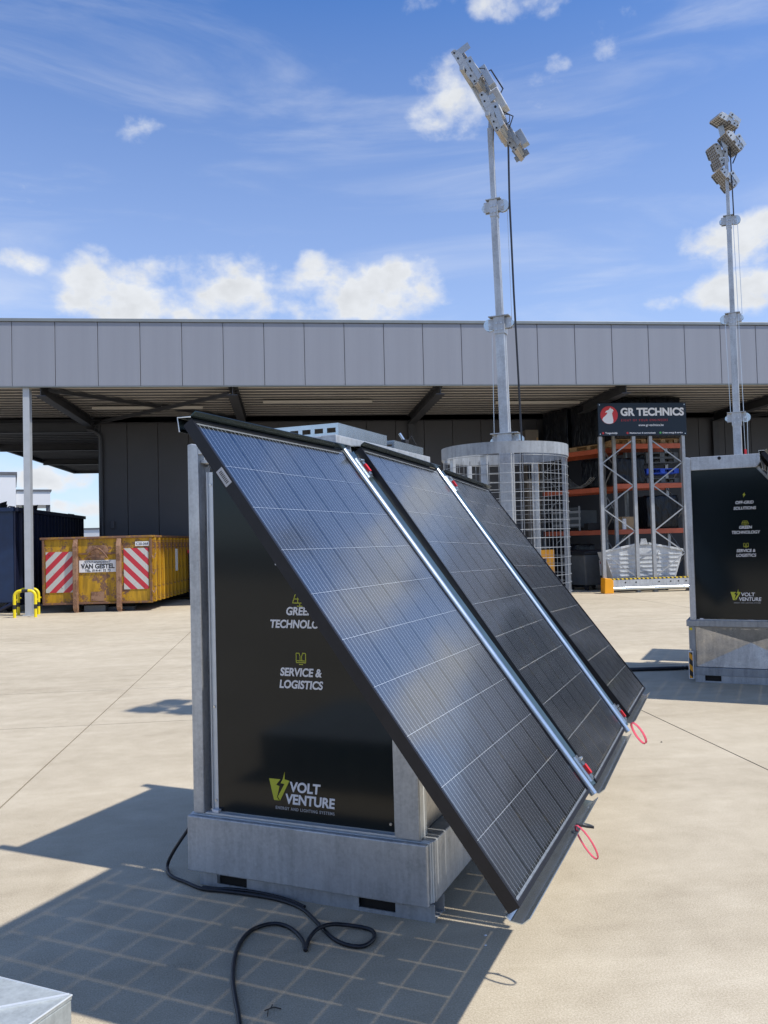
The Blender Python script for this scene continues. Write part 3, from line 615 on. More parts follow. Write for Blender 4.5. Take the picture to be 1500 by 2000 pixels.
def solar_unit(name, loc, rz, label, group, tank=0.0, uscale=1.0, du=0.0, full=True):
    root = empty(name, loc, rz, label, 'solar unit', group)
    T = tank; HB = 0.327+T; Wd = 1.15
    # skid with fork pockets
    sk = MB(); sk.box(0.03, 1.19, 0.0, 0.006, 0.0, 0.016); segs = [(0.03, 0.125), (0.285, 0.845), (1.015, 1.19)]
    for a, b in segs: sk.box(a, b, 0.0, 0.006, 0.0162, 0.072)
    sk.box(0.03, 1.19, 0.0, 0.006, 0.058, 0.072) if False else None
    sk.box(0.03, 1.19, 0.115, 0.121, 0.0, 0.072); sk.box(0.03, 1.184, 0.0063, 0.1147, 0.0, 0.004)
    sk.box(0.03, 1.19, 1.10, 1.106, 0.0, 0.072); sk.box(0.03, 1.19, 1.21, 1.216, 0, 0.072)
    sk.build('skid', 'galv', root)
    for a, b in ((0.125, 0.285), (0.845, 1.015)): MB().box(a+0.002, b-0.002, 0.02, 1.2, 0.0045, 0.070).build('fork_pocket', 'dark_gap', root)
    if T == 0:
        MB().box(-0.02, 1.172, -0.025, 0.0, 0.066, 0.320).build('base_front_plate', 'galv', root, bevel=0.006)
        MB().box(-0.018, 1.178, 0.0015, 0.010, 0.075, 0.3225).build('base_seam_plate', 'zinc_lit', root, bevel=0.002)
        MB().box(-0.018, 1.184, 0.0115, 0.022, 0.075, 0.325).build('base_seam_plate', 'zinc_lit', root, bevel=0.002)
        MB().box(-0.015, 1.190, 0.0235, 1.24, 0.074, 0.327).build('base_box', 'galv', root, bevel=0.007)
    else:
        # tall tank bay with a cross-folded sheet
        MB().box(-0.02, 1.18, -0.005, 0.10, 0.072, 0.155).build('lower_rail', 'galv_dull', root, bevel=0.004)
        MB().box(-0.02, 1.18, 1.14, 1.24, 0.072, 0.155).build('lower_rail', 'galv_dull', root, bevel=0.004)
        MB().box(-0.04, 1.19, -0.012, 1.24, HB-0.065, HB).build('deck_rail', 'galv_dull', root, bevel=0.004)
        for a, b in ((-0.02, 0.045), (1.12, 1.18)):
            for c_, d_ in ((0.0, 0.07), (1.16, 1.23)): MB().box(a, b, c_, d_, 0.156, HB-0.066).build('tank_post', 'galv_dull', root, bevel=0.003)
        x0, x1, z0, z1 = 0.050, 1.115, 0.160, HB-0.070; cx_, cz_ = 0.535+0.045, 0.42; yv = 0.02; d = 0.045
        ts = MB().poly([(x0, yv, z0), (x1, yv, z0), (x1, yv, z1), (x0, yv, z1), (cx_, yv+d, cz_), (x0, 1.1, z0), (x1, 1.1, z0), (x1, 1.1, z1), (x0, 1.1, z1)],
                  [(0, 1, 4), (1, 2, 4), (2, 3, 4), (3, 0, 4), (0, 5, 8, 3), (1, 6, 7, 2), (5, 6, 7, 8), (0, 1, 6, 5), (3, 2, 7, 8)]).build('tank_sheet', 'steel_sheet', root)
        hx = [(0.27+0.026*math.cos(PI/3*q+PI/6), 0.600+0.036*math.sin(PI/3*q+PI/6)) for q in range(6)]
        m = MB(); hp = [(p[0], yv+0.006, p[1]) for p in hx]
        m.tube(hp, 0.0045, 6, closed=True); m.tube([(0.252, yv+0.006, 0.612), (0.285, yv+0.006, 0.597)], 0.004, 6); m.tube([(0.252, yv+0.006, 0.600), (0.288, yv+0.006, 0.584)], 0.004, 6)
        m.build('embossed_emblem', 'steel_sheet', root)
        text('STALIO', 0.075, 'steel_sheet', root, (0.305, yv+0.010, 0.560), align='LEFT', bold=0.001, depth=0.006, sx=1.55, name='embossed_lettering')
        mk = MB().box(-0.030, 0.020, -0.040, -0.012, 0.035, 0.325).build('marker_holder', 'white_sheet', root, bevel=0.003)
        MB().box(-0.022, 0.012, -0.0425, -0.0405, 0.045, 0.315).build('hazard_marker', 'hz_vert', root)
        MB().tube([(-0.005, -0.024, 0.326), (-0.005, -0.024, 0.352)], 0.008, 8).build('marker_pin', 'bolt', root)
        MB().box(-0.012, 0.016, -0.0035, -0.0005, 0.545, 0.570).build('warning_sticker', 'yellow_guard', root)
    H = 2.055+T
    # posts
    zr = 1.40+T
    MB().prism([(0.0, 0.0, HB+.001), (0.060, 0.0, HB+.001), (0.060, 0.0, H-0.006), (0.022, 0.0, H+0.004), (0.0, 0.0, H)], (0, 0.06, 0)).build('corner_post', 'galv', root, bevel=0.004)
    MB().prism([(1.020, 0.0, HB+.001), (1.132, 0.0, HB+.001), (1.132, 0.0, zr), (1.020, 0.0, zr+0.14)], (0, 0.008, 0)).build('corner_post', 'galv', root, bevel=0.002)
    MB().box(1.1255, 1.1345, 0.0085, 0.085, HB+.001, zr).build('post_return', 'zinc_lit', root)
    MB().box(0.0, 0.06, 1.17, 1.23, HB+.001, H).build('corner_post', 'galv', root, bevel=0.004)
    MB().box(1.07, 1.132, 1.17, 1.23, HB+.001, zr).build('corner_post', 'galv', root, bevel=0.004)
    # body
    top = H-0.075
    side = [(0.062, HB+.002), (1.115, HB+.002), (1.115, zr+0.02), (0.70, top-0.02), (0.062, top-0.02)]
    MB().prism([(x, 0.075, z) for x, z in side], (0, 1.09, 0)).build('body', 'steel_sheet', root, bevel=0.004)
    # graphic sheet
    gt = top-0.03 if T == 0 else H-0.105
    sheet = [(0.122, HB+0.012), (1.018, HB+0.012), (1.018, zr+0.10), (0.722, gt), (0.122, gt)]
    if T: sheet = [(0.058, HB+0.012), (1.018, HB+0.012), (1.018, zr+0.12), (0.69, H-0.14), (0.058, H-0.14)]
    gs = MB().prism([(x, 0.030, z) for x, z in sheet], (0, 0.004, 0)).build('graphic_sheet', 'graphic', root)
    MB().box(0.123, 1.018, 0.034, 0.074, HB+0.003, HB+0.010).build('sill', 'zinc_lit', root)
    MB().box(0.064, 1.05, 0.004, 0.029, HB+0.0015, HB+0.0075).build('sill_lip', 'zinc_lit', root)
    if T == 0:
        MB().box(0.061, 0.092, 0.052, 0.060, HB+0.01, top-0.03).build('side_channel', 'galv_dull', root)
        m = MB(); m.box(0.092, 0.096, 0.020, 0.052, HB+0.01, top-0.06); m.box(0.096, 0.121, 0.028, 0.032, HB+0.01, top-0.06); m.build('side_channel', 'zinc_lit', root)
        for z in (HB+0.06, 0.82, top-0.12): MB().disc((0.109, 0.026, z), (0, 1, 0), 0.006, 0.006, 10).build('screw', 'bolt', root)
        for z in (HB+0.045,): MB().disc((0.992, 0.027, z), (0, 1, 0), 0.006, 0.006, 10).build('screw', 'bolt', root)
        MB().box(0.100, 0.135, 0.006, 0.030, HB+0.008, HB+0.022).build('white_clip', 'white_plastic', root, bevel=0.002)
        lettering_block(gs, 0.030, lambda x: x, lambda z: z)
    else:
        MB().box(0.040, 0.056, 0.020, 0.032, HB+0.01, H-0.14).build('side_channel', 'zinc_lit', root)
        MB().prism([(0.061, 0.004, H-0.14), (0.70, 0.004, H-0.14), (0.735, 0.004, H-0.10), (0.735, 0.004, H), (0.061, 0.004, H)], (0, 0.05, 0)).build('top_beam', 'galv', root, bevel=0.004)
        MB().disc((0.347, 0.002, H-0.025), (0, 1, 0), 0.018, 0.006, 14).build('grommet', 'black', root)
        MB().box(0.095, 0.130, 0.006, 0.029, HB+0.008, HB+0.020).build('white_clip', 'white_plastic', root)
        MB().box(0.56, 0.62, 0.006, 0.029, HB+0.008, HB+0.012).build('white_clip', 'white_plastic', root)
        MB().tube([(0.60, 0.05, H), (0.60, 0.05, H+0.055)], 0.012, 10).build('red_beacon', 'red_label', root)
        xo = 0.545-0.574*0.93
        lettering_block(gs, 0.030, lambda x: (x-0.574)*0.943+0.571, lambda z: z*0.888+0.492, 0.86)
    # top
    MB().box(0.061, 0.745, 0.02, 1.19, top-0.015, top).build('roof_sheet', 'galv', root)
    if T == 0:
        MB().box(0.715, 0.790, 0.0, 1.20, 2.010, 2.047).build('top_beam', 'galv', root, bevel=0.003)
        MB().box(0.061, 0.714, 0.0, 0.05, 2.005, 2.045).build('top_cross_beam', 'galv', root, bevel=0.003)
        MB().box(0.061, 0.714, 1.15, 1.20, 2.005, 2.045).build('top_cross_beam', 'galv', root, bevel=0.003)
        for (v0, v1, zz) in ((0.10, 0.66, 2.113), (0.76, 1.19, 2.100)):
            u0, u1 = 0.17, 0.752; t = 0.003; zb = 2.0485
            m = MB(); m.box(u1-t, u1, v0, v1, zb, zz); m.box(u0, u1-t-.0002, v1-t, v1, zb, zz); m.box(u0, u1, v0+t, v1-t, zb, zb+0.002) if False else None
            m.box(u0, u0+t, v0, v1, zb, zz); m.box(u0+t, u1-t, v0+t+.0003, v1-t, zz-0.003, zz-0.0005) if False else None
            tr = m.build('cable_tray', 'zinc', root)
            # slotted front web: solid strips round rows of slots
            m = MB(); m.box(u0+t, u1-t, v0, v0+t, zb, zb+0.022); m.box(u0+t, u1-t, v0, v0+t, zz-0.020, zz)
            n = 9; pit = (u1-u0-2*t)/n
            for q in range(n+1):
                c_ = u0+t+pit*q; m.box(max(u0+t, c_-0.010), min(u1-t, c_+0.010), v0, v0+t, zb+0.0221, zz-0.0201)
            m.build('slotted_web', 'zinc', tr)
        lv = MB().box(0.70, 0.73, 0.98, 1.03, 2.048, 2.13).build('latch', 'black', root, bevel=0.004)
        MB().tube([(0.715, 1.0, 2.12), (0.69, 0.99, 2.165)], 0.008, 8).build('latch_lever', 'zinc', lv)
        MB().tube([(0.715, 1.02, 2.11), (0.74, 1.04, 2.15), (0.76, 1.06, 2.10)], 0.004, 6).build('latch_spring', 'black', lv)
    # panels
    for k in range(3): solar_panel(root, k, T*1.0)
    # carrying rails under the panels
    a0 = Vector((0.80, -1.0, 1.92+T)); 
    for uu, zz in ((0.83, 1.86), (1.22, 1.335), (1.62, 0.80)):
        MB().bar((uu, -0.78, zz+T-0.02), (uu-0.06, 2.50, zz+T-0.13), 0.035, 0.035).build('carrier_rail', 'galv', root)
    for vv in (0.30, 0.95):
        MB().bar((1.14, vv, 0.50+T), (1.60, vv, 0.79+T), 0.03, 0.03).build('support_strut', 'galv', root)
        MB().bar((0.80, vv, 1.90+T), (1.66, vv, 0.745+T), 0.035, 0.03).build('carrier_rail', 'galv', root)
    return root
unit = solar_unit('solar_generator', O0, -UY, 'low galvanised solar unit in the foreground with three tilted panels', 'galvanised solar units')
for p, dr, ln in (((1.86, -0.06, 0.56), 0.17, 0.03), ((1.85, 0.10, 0.55), 0.01, 0.0)):
    pass
web_strap(unit, loc0((0.640, 2.915, 0.575)), 0.105, 0.009, 0.048)
web_strap(unit, loc0((1.300, 4.487, 0.570)), 0.105, 0.022, 0.045)
MB().tube([loc0((0.64, 2.93, 0.575)), loc0((0.675, 2.93, 0.566)), loc0((0.700, 2.925, 0.564))], 0.0045, 8).build('latch_pin', 'black', unit)

unit2 = solar_unit('solar_generator', (3.2822-0.06, 8.8533+0.03, 0), -0.4410, 'taller solar unit at the right edge with a folded steel tank bay', 'galvanised solar units', tank=0.323)

# ------------------------------------------------------------------ lighting mast
def lamp_unit(parent, w=0.44, h=0.40, name='floodlight'):
    """lens plane faces -z; w along x, h along y"""
    o = MB().box(-w/2, w/2, -h/2, h/2, -0.006, 0.006).build(name, 'lamp_beige', parent, bevel=0.002)
    m = MB()
    for i in range(13):
        x = -w*0.44+w*0.88*i/12; m.box(x-0.0025, x+0.0025, -h*0.40, h*0.40, 0.0065, 0.034+0.010*(i % 2))
    m.build('heat_sink', 'lamp_grey', o)['kind'] = 'stuff'
    MB().box(-w*0.16, w*0.12, -h*0.16, h*0.16, 0.046, 0.082).build('driver_box', 'lamp_white', o, bevel=0.005)
    for q in (-1, 1): MB().box(q*w*0.31-0.022, q*w*0.31+0.022, -h*0.30, h*0.22, 0.046, 0.060).build('driver_cover', 'lamp_beige', o, bevel=0.003)
    m = MB()
    for i in range(8):
        for j in range(5):
            x = -w*0.42+w*0.84*i/7; y = -h*0.38+h*0.76*j/4; m.box(x-w*0.045, x+w*0.045, y-h*0.07, y+h*0.07, -0.024, -0.0065)
    m.build('lens_array', 'lamp_lens', o)['kind'] = 'stuff'
    MB().box(-w/2, -w/2+0.006, -h/2, h/2, -0.030, -0.0065).build('rim', 'lamp_beige', o); MB().box(w/2-0.006, w/2, -h/2, h/2, -0.030, -0.0065).build('rim', 'lamp_beige', o)
    for sy in (-1, 1):
        y = sy*(h/2+0.003)
        MB().prism([(-w*0.46, y, -0.034), (-w*0.05, y, -0.034), (-w*0.02, y, -0.012), (w*0.10, y, -0.012), (w*0.13, y, -0.034), (w*0.46, y, -0.034), (w*0.48, y, 0.020), (w*0.24, y, 0.040), (w*0.20, y, 0.012), (w*0.08, y, 0.020), (w*0.10, y, 0.075), (-w*0.10, y, 0.085), (-w*0.14, y, 0.030), (-w*0.30, y, 0.036), (-w*0.48, y, 0.010)], (0, 0.003*sy, 0)).build('end_bracket', 'lamp_grey' if sy > 0 else 'galv', o)
        MB().disc((0, y+0.008*sy, 0.052), (0, 1, 0), 0.026, 0.010, 14).build('pivot_disc', 'lamp_grey', o, smooth=True)
        MB().disc((0, y+0.015*sy, 0.052), (0, 1, 0), 0.011, 0.010, 8).build('pivot_bolt', 'black', o)
        MB().prism([(-0.030, y+0.012*sy, 0.030), (-0.020, y+0.012*sy, 0.075), (w*0.44, y+0.012*sy, 0.060), (w*0.46, y+0.012*sy, 0.022)], (0, 0.004*sy, 0)).build('swivel_arm', 'lamp_grey', o)
        m = MB()
        for qx in (-0.42, -0.26, 0.26, 0.42): m.disc((w*qx, y+0.006*sy, -0.012), (0, 1, 0), 0.008, 0.010, 8)
        m.build('bracket_bolts', 'black', o)['kind'] = 'stuff'
    MB().tube([(w*0.05, 0, 0.082), (w*0.12, 0.02, 0.125), (w*0.26, 0.02, 0.10), (w*0.30, 0, 0.05)], 0.0045, 6).build('lead', 'rubber', o, smooth=True)
    return o
def place(o, c, ex, ey, s=1.0):
    ex = Vector(ex).normalized(); ey = Vector(ey); ey = (ey-ex*ey.dot(ex)).normalized(); ez = ex.cross(ey)
    m = Matrix.Identity(4); m.col[0][:3] = ex*s; m.col[1][:3] = ey*s; m.col[2][:3] = ez*s; m.translation = Vector(c); o.matrix_local = m
def pulley(par, c, ax, r):
    o = MB().disc(c, ax, r, 0.008, 18).disc(Vector(c)+Vector(ax).normalized()*0.022, ax, r, 0.008, 18).disc(Vector(c)+Vector(ax).normalized()*0.011, ax, r*0.72, 0.016, 18).build('pulley', 'zinc', par, smooth=True)
    MB().disc(Vector(c)+Vector(ax).normalized()*0.011, ax, r*0.25, 0.05, 8).build('axle', 'bolt', o)
    return o
def mast(root, secs, cable_side=1):
    """secs: (z0, z1, width)"""
    for i, (z0, z1, w) in enumerate(secs):
        MB().box(-w/2, w/2, -w/2, w/2, z0, z1).build('mast_section', 'galv', root, bevel=w*0.08)
        if i < len(secs)-1:
            wt = w*1.16
            cl = MB(); t = 0.005
            cl.box(-wt/2, wt/2, -wt/2, -wt/2+t, z1-0.13, z1+0.012); cl.box(-wt/2, wt/2, wt/2-t, wt/2, z1-0.13, z1+0.012)
            cl.box(-wt/2, -wt/2+t, -wt/2+t, wt/2-t, z1-0.13, z1+0.012); cl.box(wt/2-t, wt/2, -wt/2+t, wt/2-t, z1-0.13, z1+0.012)
            o = cl.build('mast_collar', 'galv', root, bevel=0.002)
            m = MB(); m.box(-wt*0.95, wt*0.95, -wt*0.62, wt*0.62, z1+0.0125, z1+0.020)
            m.build('collar_flange', 'galv', o)
            s = 1 if i % 2 == 0 else -1
            for sx, rr in ((s, 0.052), (-s, 0.030)):
                m = MB(); m.box(min(sx*wt/2, sx*(wt/2+0.05)), max(sx*wt/2, sx*(wt/2+0.05)), -0.022, -0.016, z1-0.085, z1+0.0); m.box(min(sx*wt/2, sx*(wt/2+0.05)), max(sx*wt/2, sx*(wt/2+0.05)), 0.022, 0.028, z1-0.085, z1+0.0); m.build('pulley_bracket', 'galv', o)
                pulley(root, (sx*(wt/2+0.042), -0.011, z1-0.045), (0, 1, 0), rr)
            for q in (-1, 1):
                MB().disc((q*wt*0.22, -wt/2-0.004, z1-0.045), (0, 1, 0), 0.008, 0.008, 8).build('collar_bolt', 'bolt', root)
                MB().disc((q*wt*0.22, -wt/2-0.004, z1-0.095), (0, 1, 0), 0.008, 0.008, 8).build('collar_bolt', 'bolt', root)
T1 = Vector((1.030, 6.90, 0))
tower = empty('light_tower', T1, -UY, 'lighting mast rising out of a round galvanised wire cage', 'light tower', 'telescopic light towers')
mast(tower, [(0.3, 2.42, 0.105), (2.2, 3.40, 0.079), (3.2, 4.39, 0.058), (4.2, 5.02, 0.042)])
for ob in list(tower.children_recursive):      # the extended sections lean slightly to the left
    for v_ in ob.data.vertices:
        k_ = max(0.0, v_.co.z-2.45)*0.021; v_.co.x -= k_*0.92; v_.co.y -= k_*0.39
MB().box(-0.50, 0.50, -0.50, 0.50, 0.10, 0.28).build('base_frame', 'galv', tower, bevel=0.01)
for a in (-0.4, 0.4): MB().box(a-0.08, a+0.08, -0.5, 0.5, 0.0, 0.099).build('skid_beam', 'galv_dull', tower)
# cage
RC = 0.515; cage = empty('cage', (-0.02, 0, 0)); cage.parent = tower
NP = 72; cc2 = [(RC*math.cos(2*PI*k/NP), RC*math.sin(2*PI*k/NP)) for k in range(NP)]
def band(z0, z1, name, r=RC, t=0.006):
    m = MB(); v = []; f = []
    for k in range(NP):
        c_, s_ = cc2[k][0]/RC, cc2[k][1]/RC; v += [(c_*r, s_*r, z0), (c_*r, s_*r, z1), (c_*(r+t), s_*(r+t), z1), (c_*(r+t), s_*(r+t), z0)]
    for k in range(NP):
        a = 4*k; b = 4*((k+1) % NP)
        for q in range(4): f.append((a+q, a+(q+1) % 4, b+(q+1) % 4, b+q))
    o = m.poly(v, f).build(name, 'galv_dull', cage, smooth=True); return o
band(2.225, 2.318, 'top_ring'); band(0.28, 0.36, 'bottom_ring')
m0 = None; NV = 36
for k in range(NV):
    a = 2*PI*k/NV+random.uniform(-0.008, 0.008); p = (RC-0.006)*math.cos(a), (RC-0.006)*math.sin(a)
    if m0 is None: m0 = MB().tube([(0, 0, 0.30), (0, 0, 2.26)], 0.0018, 6).build('vertical_wire', 'galv_dull', cage, smooth=True); o = m0
    else: o = inst(m0)
    o.location = (p[0], p[1], 0); o.rotation_euler = (random.uniform(-.004, .004), random.uniform(-.004, .004), 0)
h0 = None
for k in range(26):
    z = 2.215-k*0.0725+random.uniform(-0.004, 0.004)
    if h0 is None: h0 = MB().tube([(RC*c_/RC*(1), RC*s_/RC, 0) for c_, s_ in cc2], 0.0020, 6, closed=True).build('hoop_wire', 'galv_dull', cage, smooth=True); o = h0
    else: o = inst(h0)
    o.location = (0, 0, z); o.rotation_euler = (random.uniform(-.006, .006), random.uniform(-.006, .006), 0)
for k, a in enumerate((-2.75, -2.05, -0.10, 0.85, 2.1)):
    a += UY; c_, s_ = math.cos(a), math.sin(a); t_ = Vector((-s_, c_, 0)); n_ = Vector((c_, s_, 0)); p = n_*(RC-0.022)
    m = MB(); m.obox(p+Vector((0, 0, 1.27)), t_*0.024, n_*0.003, (0, 0, 0.95)); m.obox(p+t_*0.024-n_*0.012+Vector((0, 0, 1.27)), t_*0.003, n_*0.012, (0, 0, 0.95))
    m.build('cage_post', 'galv', cage)
def c2t(p): d = Vector(p)-T1; return Vector((d.dot(U), d.dot(V), d.z))
MB().tube([c2t((1.118, 6.86, 4.85)), c2t((1.110, 6.84, 4.4)), c2t((1.122, 6.84, 3.6)), c2t((1.138, 6.84, 2.9)), c2t((1.150, 6.84, 2.3)), c2t((1.15, 6.85, 0.5))], 0.0085, 8).build('power_cable', 'rubber', tower, smooth=True)
for x0, z0, x1, z1 in ((-0.085, 3.33, -0.095, 2.40), (0.075, 4.35, 0.085, 3.38), (0.12, 2.38, 0.12, 0.5)):
    MB().tube([(x0, -0.02, z0), (x1, -0.02, z1)], 0.0028, 6).build('wire_rope', 'bolt', tower)
# lamp head, seen nearly edge-on: spine falls from upper left to lower right
hd = empty('lamp_head', c2t((0.968, 6.90, 5.215))); hd.parent = tower; hd.scale = (0.92, 0.92, 0.92)
rotW = Matrix(((U.x, U.y, 0), (V.x, V.y, 0), (0, 0, 1)))
def w2l(v): return rotW @ Vector(v)
E1 = Vector((0.44, -0.08, -0.92)).normalized(); E2 = Vector((0.36, 0.90, 0.06)); E2 = (E2-E1*E2.dot(E1)).normalized(); E3 = E1.cross(E2)
MB().bar(w2l(-E1*0.42-E3*0.03), w2l(E1*0.36-E3*0.03), 0.05, 0.05).build('cross_arm', 'galv', hd, bevel=0.004)
for i, (a, b, tw) in enumerate(((-0.255, -0.20, 0.10), (-0.20, 0.20, -0.16), (0.215, -0.20, -0.08), (0.285, 0.20, 0.16))):
    lo_ = lamp_unit(hd, 0.39, 0.29)
    place(lo_, w2l(E1*a+E2*b), w2l(E1+E3*tw), w2l(E2), 1.0)
for a_, b_, c_ in ((-0.40, -0.34, 0.075), (-0.08, 0.30, 0.085), (0.12, -0.34, 0.06), (0.44, 0.33, 0.07)):
    MB().obox(w2l(E1*a_+E2*b_+E3*c_*0.5), w2l(E1)*0.028, w2l(E2)*0.004, w2l(E3)*c_).build('mounting_plate', 'lamp_grey', hd)
for a_ in (-0.24, 0.24): MB().bar(w2l(E1*a_-E2*0.40-E3*0.035), w2l(E1*a_+E2*0.40-E3*0.035), 0.035, 0.035).build('side_arm', 'galv', hd)
for a_, b_ in ((-0.10, -0.20), (0.36, 0.20), (-0.36, 0.20)):
    MB().obox(w2l(E1*a_+E2*b_+E3*0.115), w2l(E1)*0.075, w2l(E2)*0.045, w2l(E3)*0.032).build('driver_case', 'lamp_grey', hd, bevel=0.006)
MB().obox(w2l(E1*0.02+E3*0.10+E2*0.02), w2l(E1)*0.10, w2l(E2)*0.07, w2l(E3)*0.045).build('junction_box', 'lamp_white', hd, bevel=0.008)
MB().tube([w2l(E1*-0.25+E3*0.07-E2*0.05), w2l(E1*-0.24+E3*0.17-E2*0.05), w2l(E1*-0.05+E3*0.18), w2l(E1*0.0+E3*0.09)], 0.007, 8).build('lamp_cable', 'rubber', hd, smooth=True)
MB().tube([w2l(E1*0.12+E3*0.08), w2l(E1*0.22+E3*0.14), w2l(E1*0.30+E3*0.05)], 0.006, 8).build('lamp_cable', 'rubber', hd, smooth=True)
MB().bar(w2l((0.01, 0, -0.34)), w2l((0.03, 0, -0.06)), 0.046, 0.044).build('head_pivot', 'lamp_grey', hd)

T2 = Vector((4.005, 9.36, 0))
tower2 = empty('light_tower', T2, -0.441, 'thin lighting mast standing up behind the solar unit at the right edge', 'light tower', 'telescopic light towers')
mast(tower2, [(0.9, 2.90, 0.088), (2.7, 4.03, 0.072), (3.8, 5.15, 0.052), (4.9, 6.05, 0.038)])
MB().box(-0.15, 0.15, -0.15, 0.15, 0.0, 0.9).build('mast_foot', 'galv', tower2)
for x0, z0, x1, z1 in ((-0.08, 4.0, -0.06, 2.9), (0.09, 5.10, 0.10, 4.02), (0.045, 5.1, 0.075, 2.9), (0.11, 2.86, 0.10, 2.2), (0.07, 2.86, 0.08, 2.2)):
    MB().tube([(x0, -0.02, z0), (x1, -0.02, z1)], 0.0035, 6).build('wire_rope', 'bolt', tower2)
MB().tube([(0.04, -0.03, 6.1), (0.05, -0.04, 5.6), (0.055, -0.04, 5.15)], 0.007, 8).build('power_cable', 'rubber', tower2)
hd2 = empty('lamp_head', (0, 0, 0)); hd2.parent = tower2
U2 = Vector((math.cos(0.441), -math.sin(0.441), 0)); V2 = Vector((math.sin(0.441), math.cos(0.441), 0)); rot2 = Matrix(((U2.x, U2.y, 0), (V2.x, V2.y, 0), (0, 0, 1)))
def w2m(v): return rot2 @ Vector(v)
for (dx, dy, z, ex, ey) in ((-0.020, -0.04, 6.22, (0.80, 0.15, -0.42), (-0.15, 0.95, 0.10)), (0.030, -0.06, 5.97, (0.62, 0.1, -0.75), (-0.15, 0.95, 0.10)), (-0.075, 0.10, 5.89, (0.35, 0.1, -0.90), (-0.10, 0.95, 0.1)), (-0.01, 0.05, 5.60, (0.60, 0.1, -0.72), (-0.15, 0.95, 0.10))):
    lo_ = lamp_unit(hd2, 0.27, 0.20); place(lo_, w2m((dx, dy, 0))+Vector((0, 0, z)), w2m(ex), w2m(ey))
MB().bar((0, 0, 5.95), w2m((-0.05, 0, 0))+Vector((0, 0, 6.2)), 0.06, 0.05).build('head_pivot', 'lamp_grey', hd2)
MB().tube([w2m((0.05, -0.05, 6.25)), w2m((0.12, -0.05, 6.2)), w2m((0.06, -0.05, 6.05)), w2m((0.12, -0.05, 5.9)), w2m((0.05, -0.05, 5.75))], 0.007, 8).build('lamp_cable', 'rubber', hd2, smooth=True)

# ------------------------------------------------------------------ cables on the ground
def smooth_path(P, z, sub=5):
    P = [Vector((p[0], p[1], p[2] if len(p) > 2 else z)) for p in P]; out = []
    for i in range(len(P)-1):
        p0, p1, p2, p3 = P[max(i-1, 0)], P[i], P[i+1], P[min(i+2, len(P)-1)]
        for k in range(sub):
            t = k/sub; out.append(0.5*((2*p1)+(p2-p0)*t+(2*p0-5*p1+4*p2-p3)*t*t+(3*p1-p0-3*p2+p3)*t*t*t))
    out.append(P[-1]); return out
cab = [(-0.93,4.10,0.28),(-0.99,4.08,0.20),(-1.06,4.09,0.10),(-1.10,4.12,0.02),(-1.06,4.02,0.011),(-0.969,3.938),(-0.873,3.858),(-0.761,3.823),(-0.614,3.771),(-0.493,3.711),(-0.399,3.629),(-0.338,3.528),(-0.287,3.425),(-0.234,3.335),(-0.172,3.286),(-0.118,3.284),(-0.083,3.340),(-0.088,3.401),(-0.122,3.433),(-0.189,3.451,.014),(-0.255,3.441,.024),(-0.306,3.404,.026),(-0.335,3.353,.016),(-0.345,3.291),(-0.346,3.263),(-0.361,3.330),(-0.392,3.400),(-0.436,3.460),(-0.486,3.490),(-0.538,3.479),(-0.586,3.428),(-0.610,3.326),(-0.608,3.194),(-0.585,3.047),(-0.555,2.928),(-0.525,2.819),(-0.499,2.690),(-0.47,2.4),(-0.3,1.9)]
o = MB().tube(smooth_path(cab, 0.010), 0.0082, 10).build('power_cable', 'rubber', smooth=True)
tag(o, 'black power cable looping over the shaded concrete from the solar unit', 'cable')
o = MB().tube(smooth_path([(-0.875,3.878),(-0.80,3.853),(-0.741,3.845),(-0.618,3.805),(-0.471,3.722),(-0.385,3.642)], 0.010), 0.0075, 10).build('cable_offcut', 'rubber', smooth=True)
tag(o, 'second black cable lying tight beside the base of the solar unit', 'cable')
cab2 = empty('drag_chain', (2.7, 9.6, 0), 0, 'dark ribbed hose on the ground between the two solar units', 'hose')
P = smooth_path([(1.9, 9.62), (2.6, 9.64), (2.814, 9.638), (3.015, 9.643), (3.195, 9.651), (3.375, 9.66), (3.75, 9.72)], 0.022, 4)
P = [p-Vector((2.7, 9.6, 0)) for p in P]
MB().tube(P, 0.017, 8).build('hose', 'rubber', cab2, smooth=True)
L0 = None
tot = 46
for k in range(tot):
    t = k/(tot-1)*(len(P)-1); i = min(int(t), len(P)-2); p = P[i].lerp(P[i+1], t-i)
    if L0 is None: L0 = MB().tube([(-0.009, 0, 0), (0.009, 0, 0)], 0.024, 8).build('hose_rib', 'rubber', cab2); o = L0
    else: o = inst(L0)
    o.location = p

for i, (x, y, r0_, mt, lb) in enumerate(((0.36, 3.36, 0.007, 'white_print', 'tiny white chip on the shaded ground below the first panel'), (0.35, 3.28, 0.006, 'white_print', 'second tiny white chip on the ground beyond the shadow edge'), (2.05, 6.35, 0.009, 'black', 'small dark stone on the sunlit concrete at the right'))):
    tag(MB().poly([(r0_, 0, 0.001), (0, r0_, 0.001), (-r0_, 0, 0.001), (0, -r0_*0.8, 0.001), (0, 0, r0_)], [(0, 1, 4), (1, 2, 4), (2, 3, 4), (3, 0, 4), (3, 2, 1, 0)]).build('stone_chip', mt, loc=(x, y, 0)), lb, 'stone')
tw = MB().tube([(0, 0, 0.006), (0.03, 0.012, 0.010), (0.055, 0.01, 0.005)], 0.0022, 5).tube([(0.02, 0.008, 0.008), (0.022, 0.035, 0.006)], 0.0016, 5).tube([(0.012, 0.004, 0.008), (0.014, -0.03, 0.004)], 0.0016, 5).build('twig', 'bark', loc=(-0.445, 2.86, 0))
tag(tw, 'small dry twig lying in the shadow near the cable', 'twig')
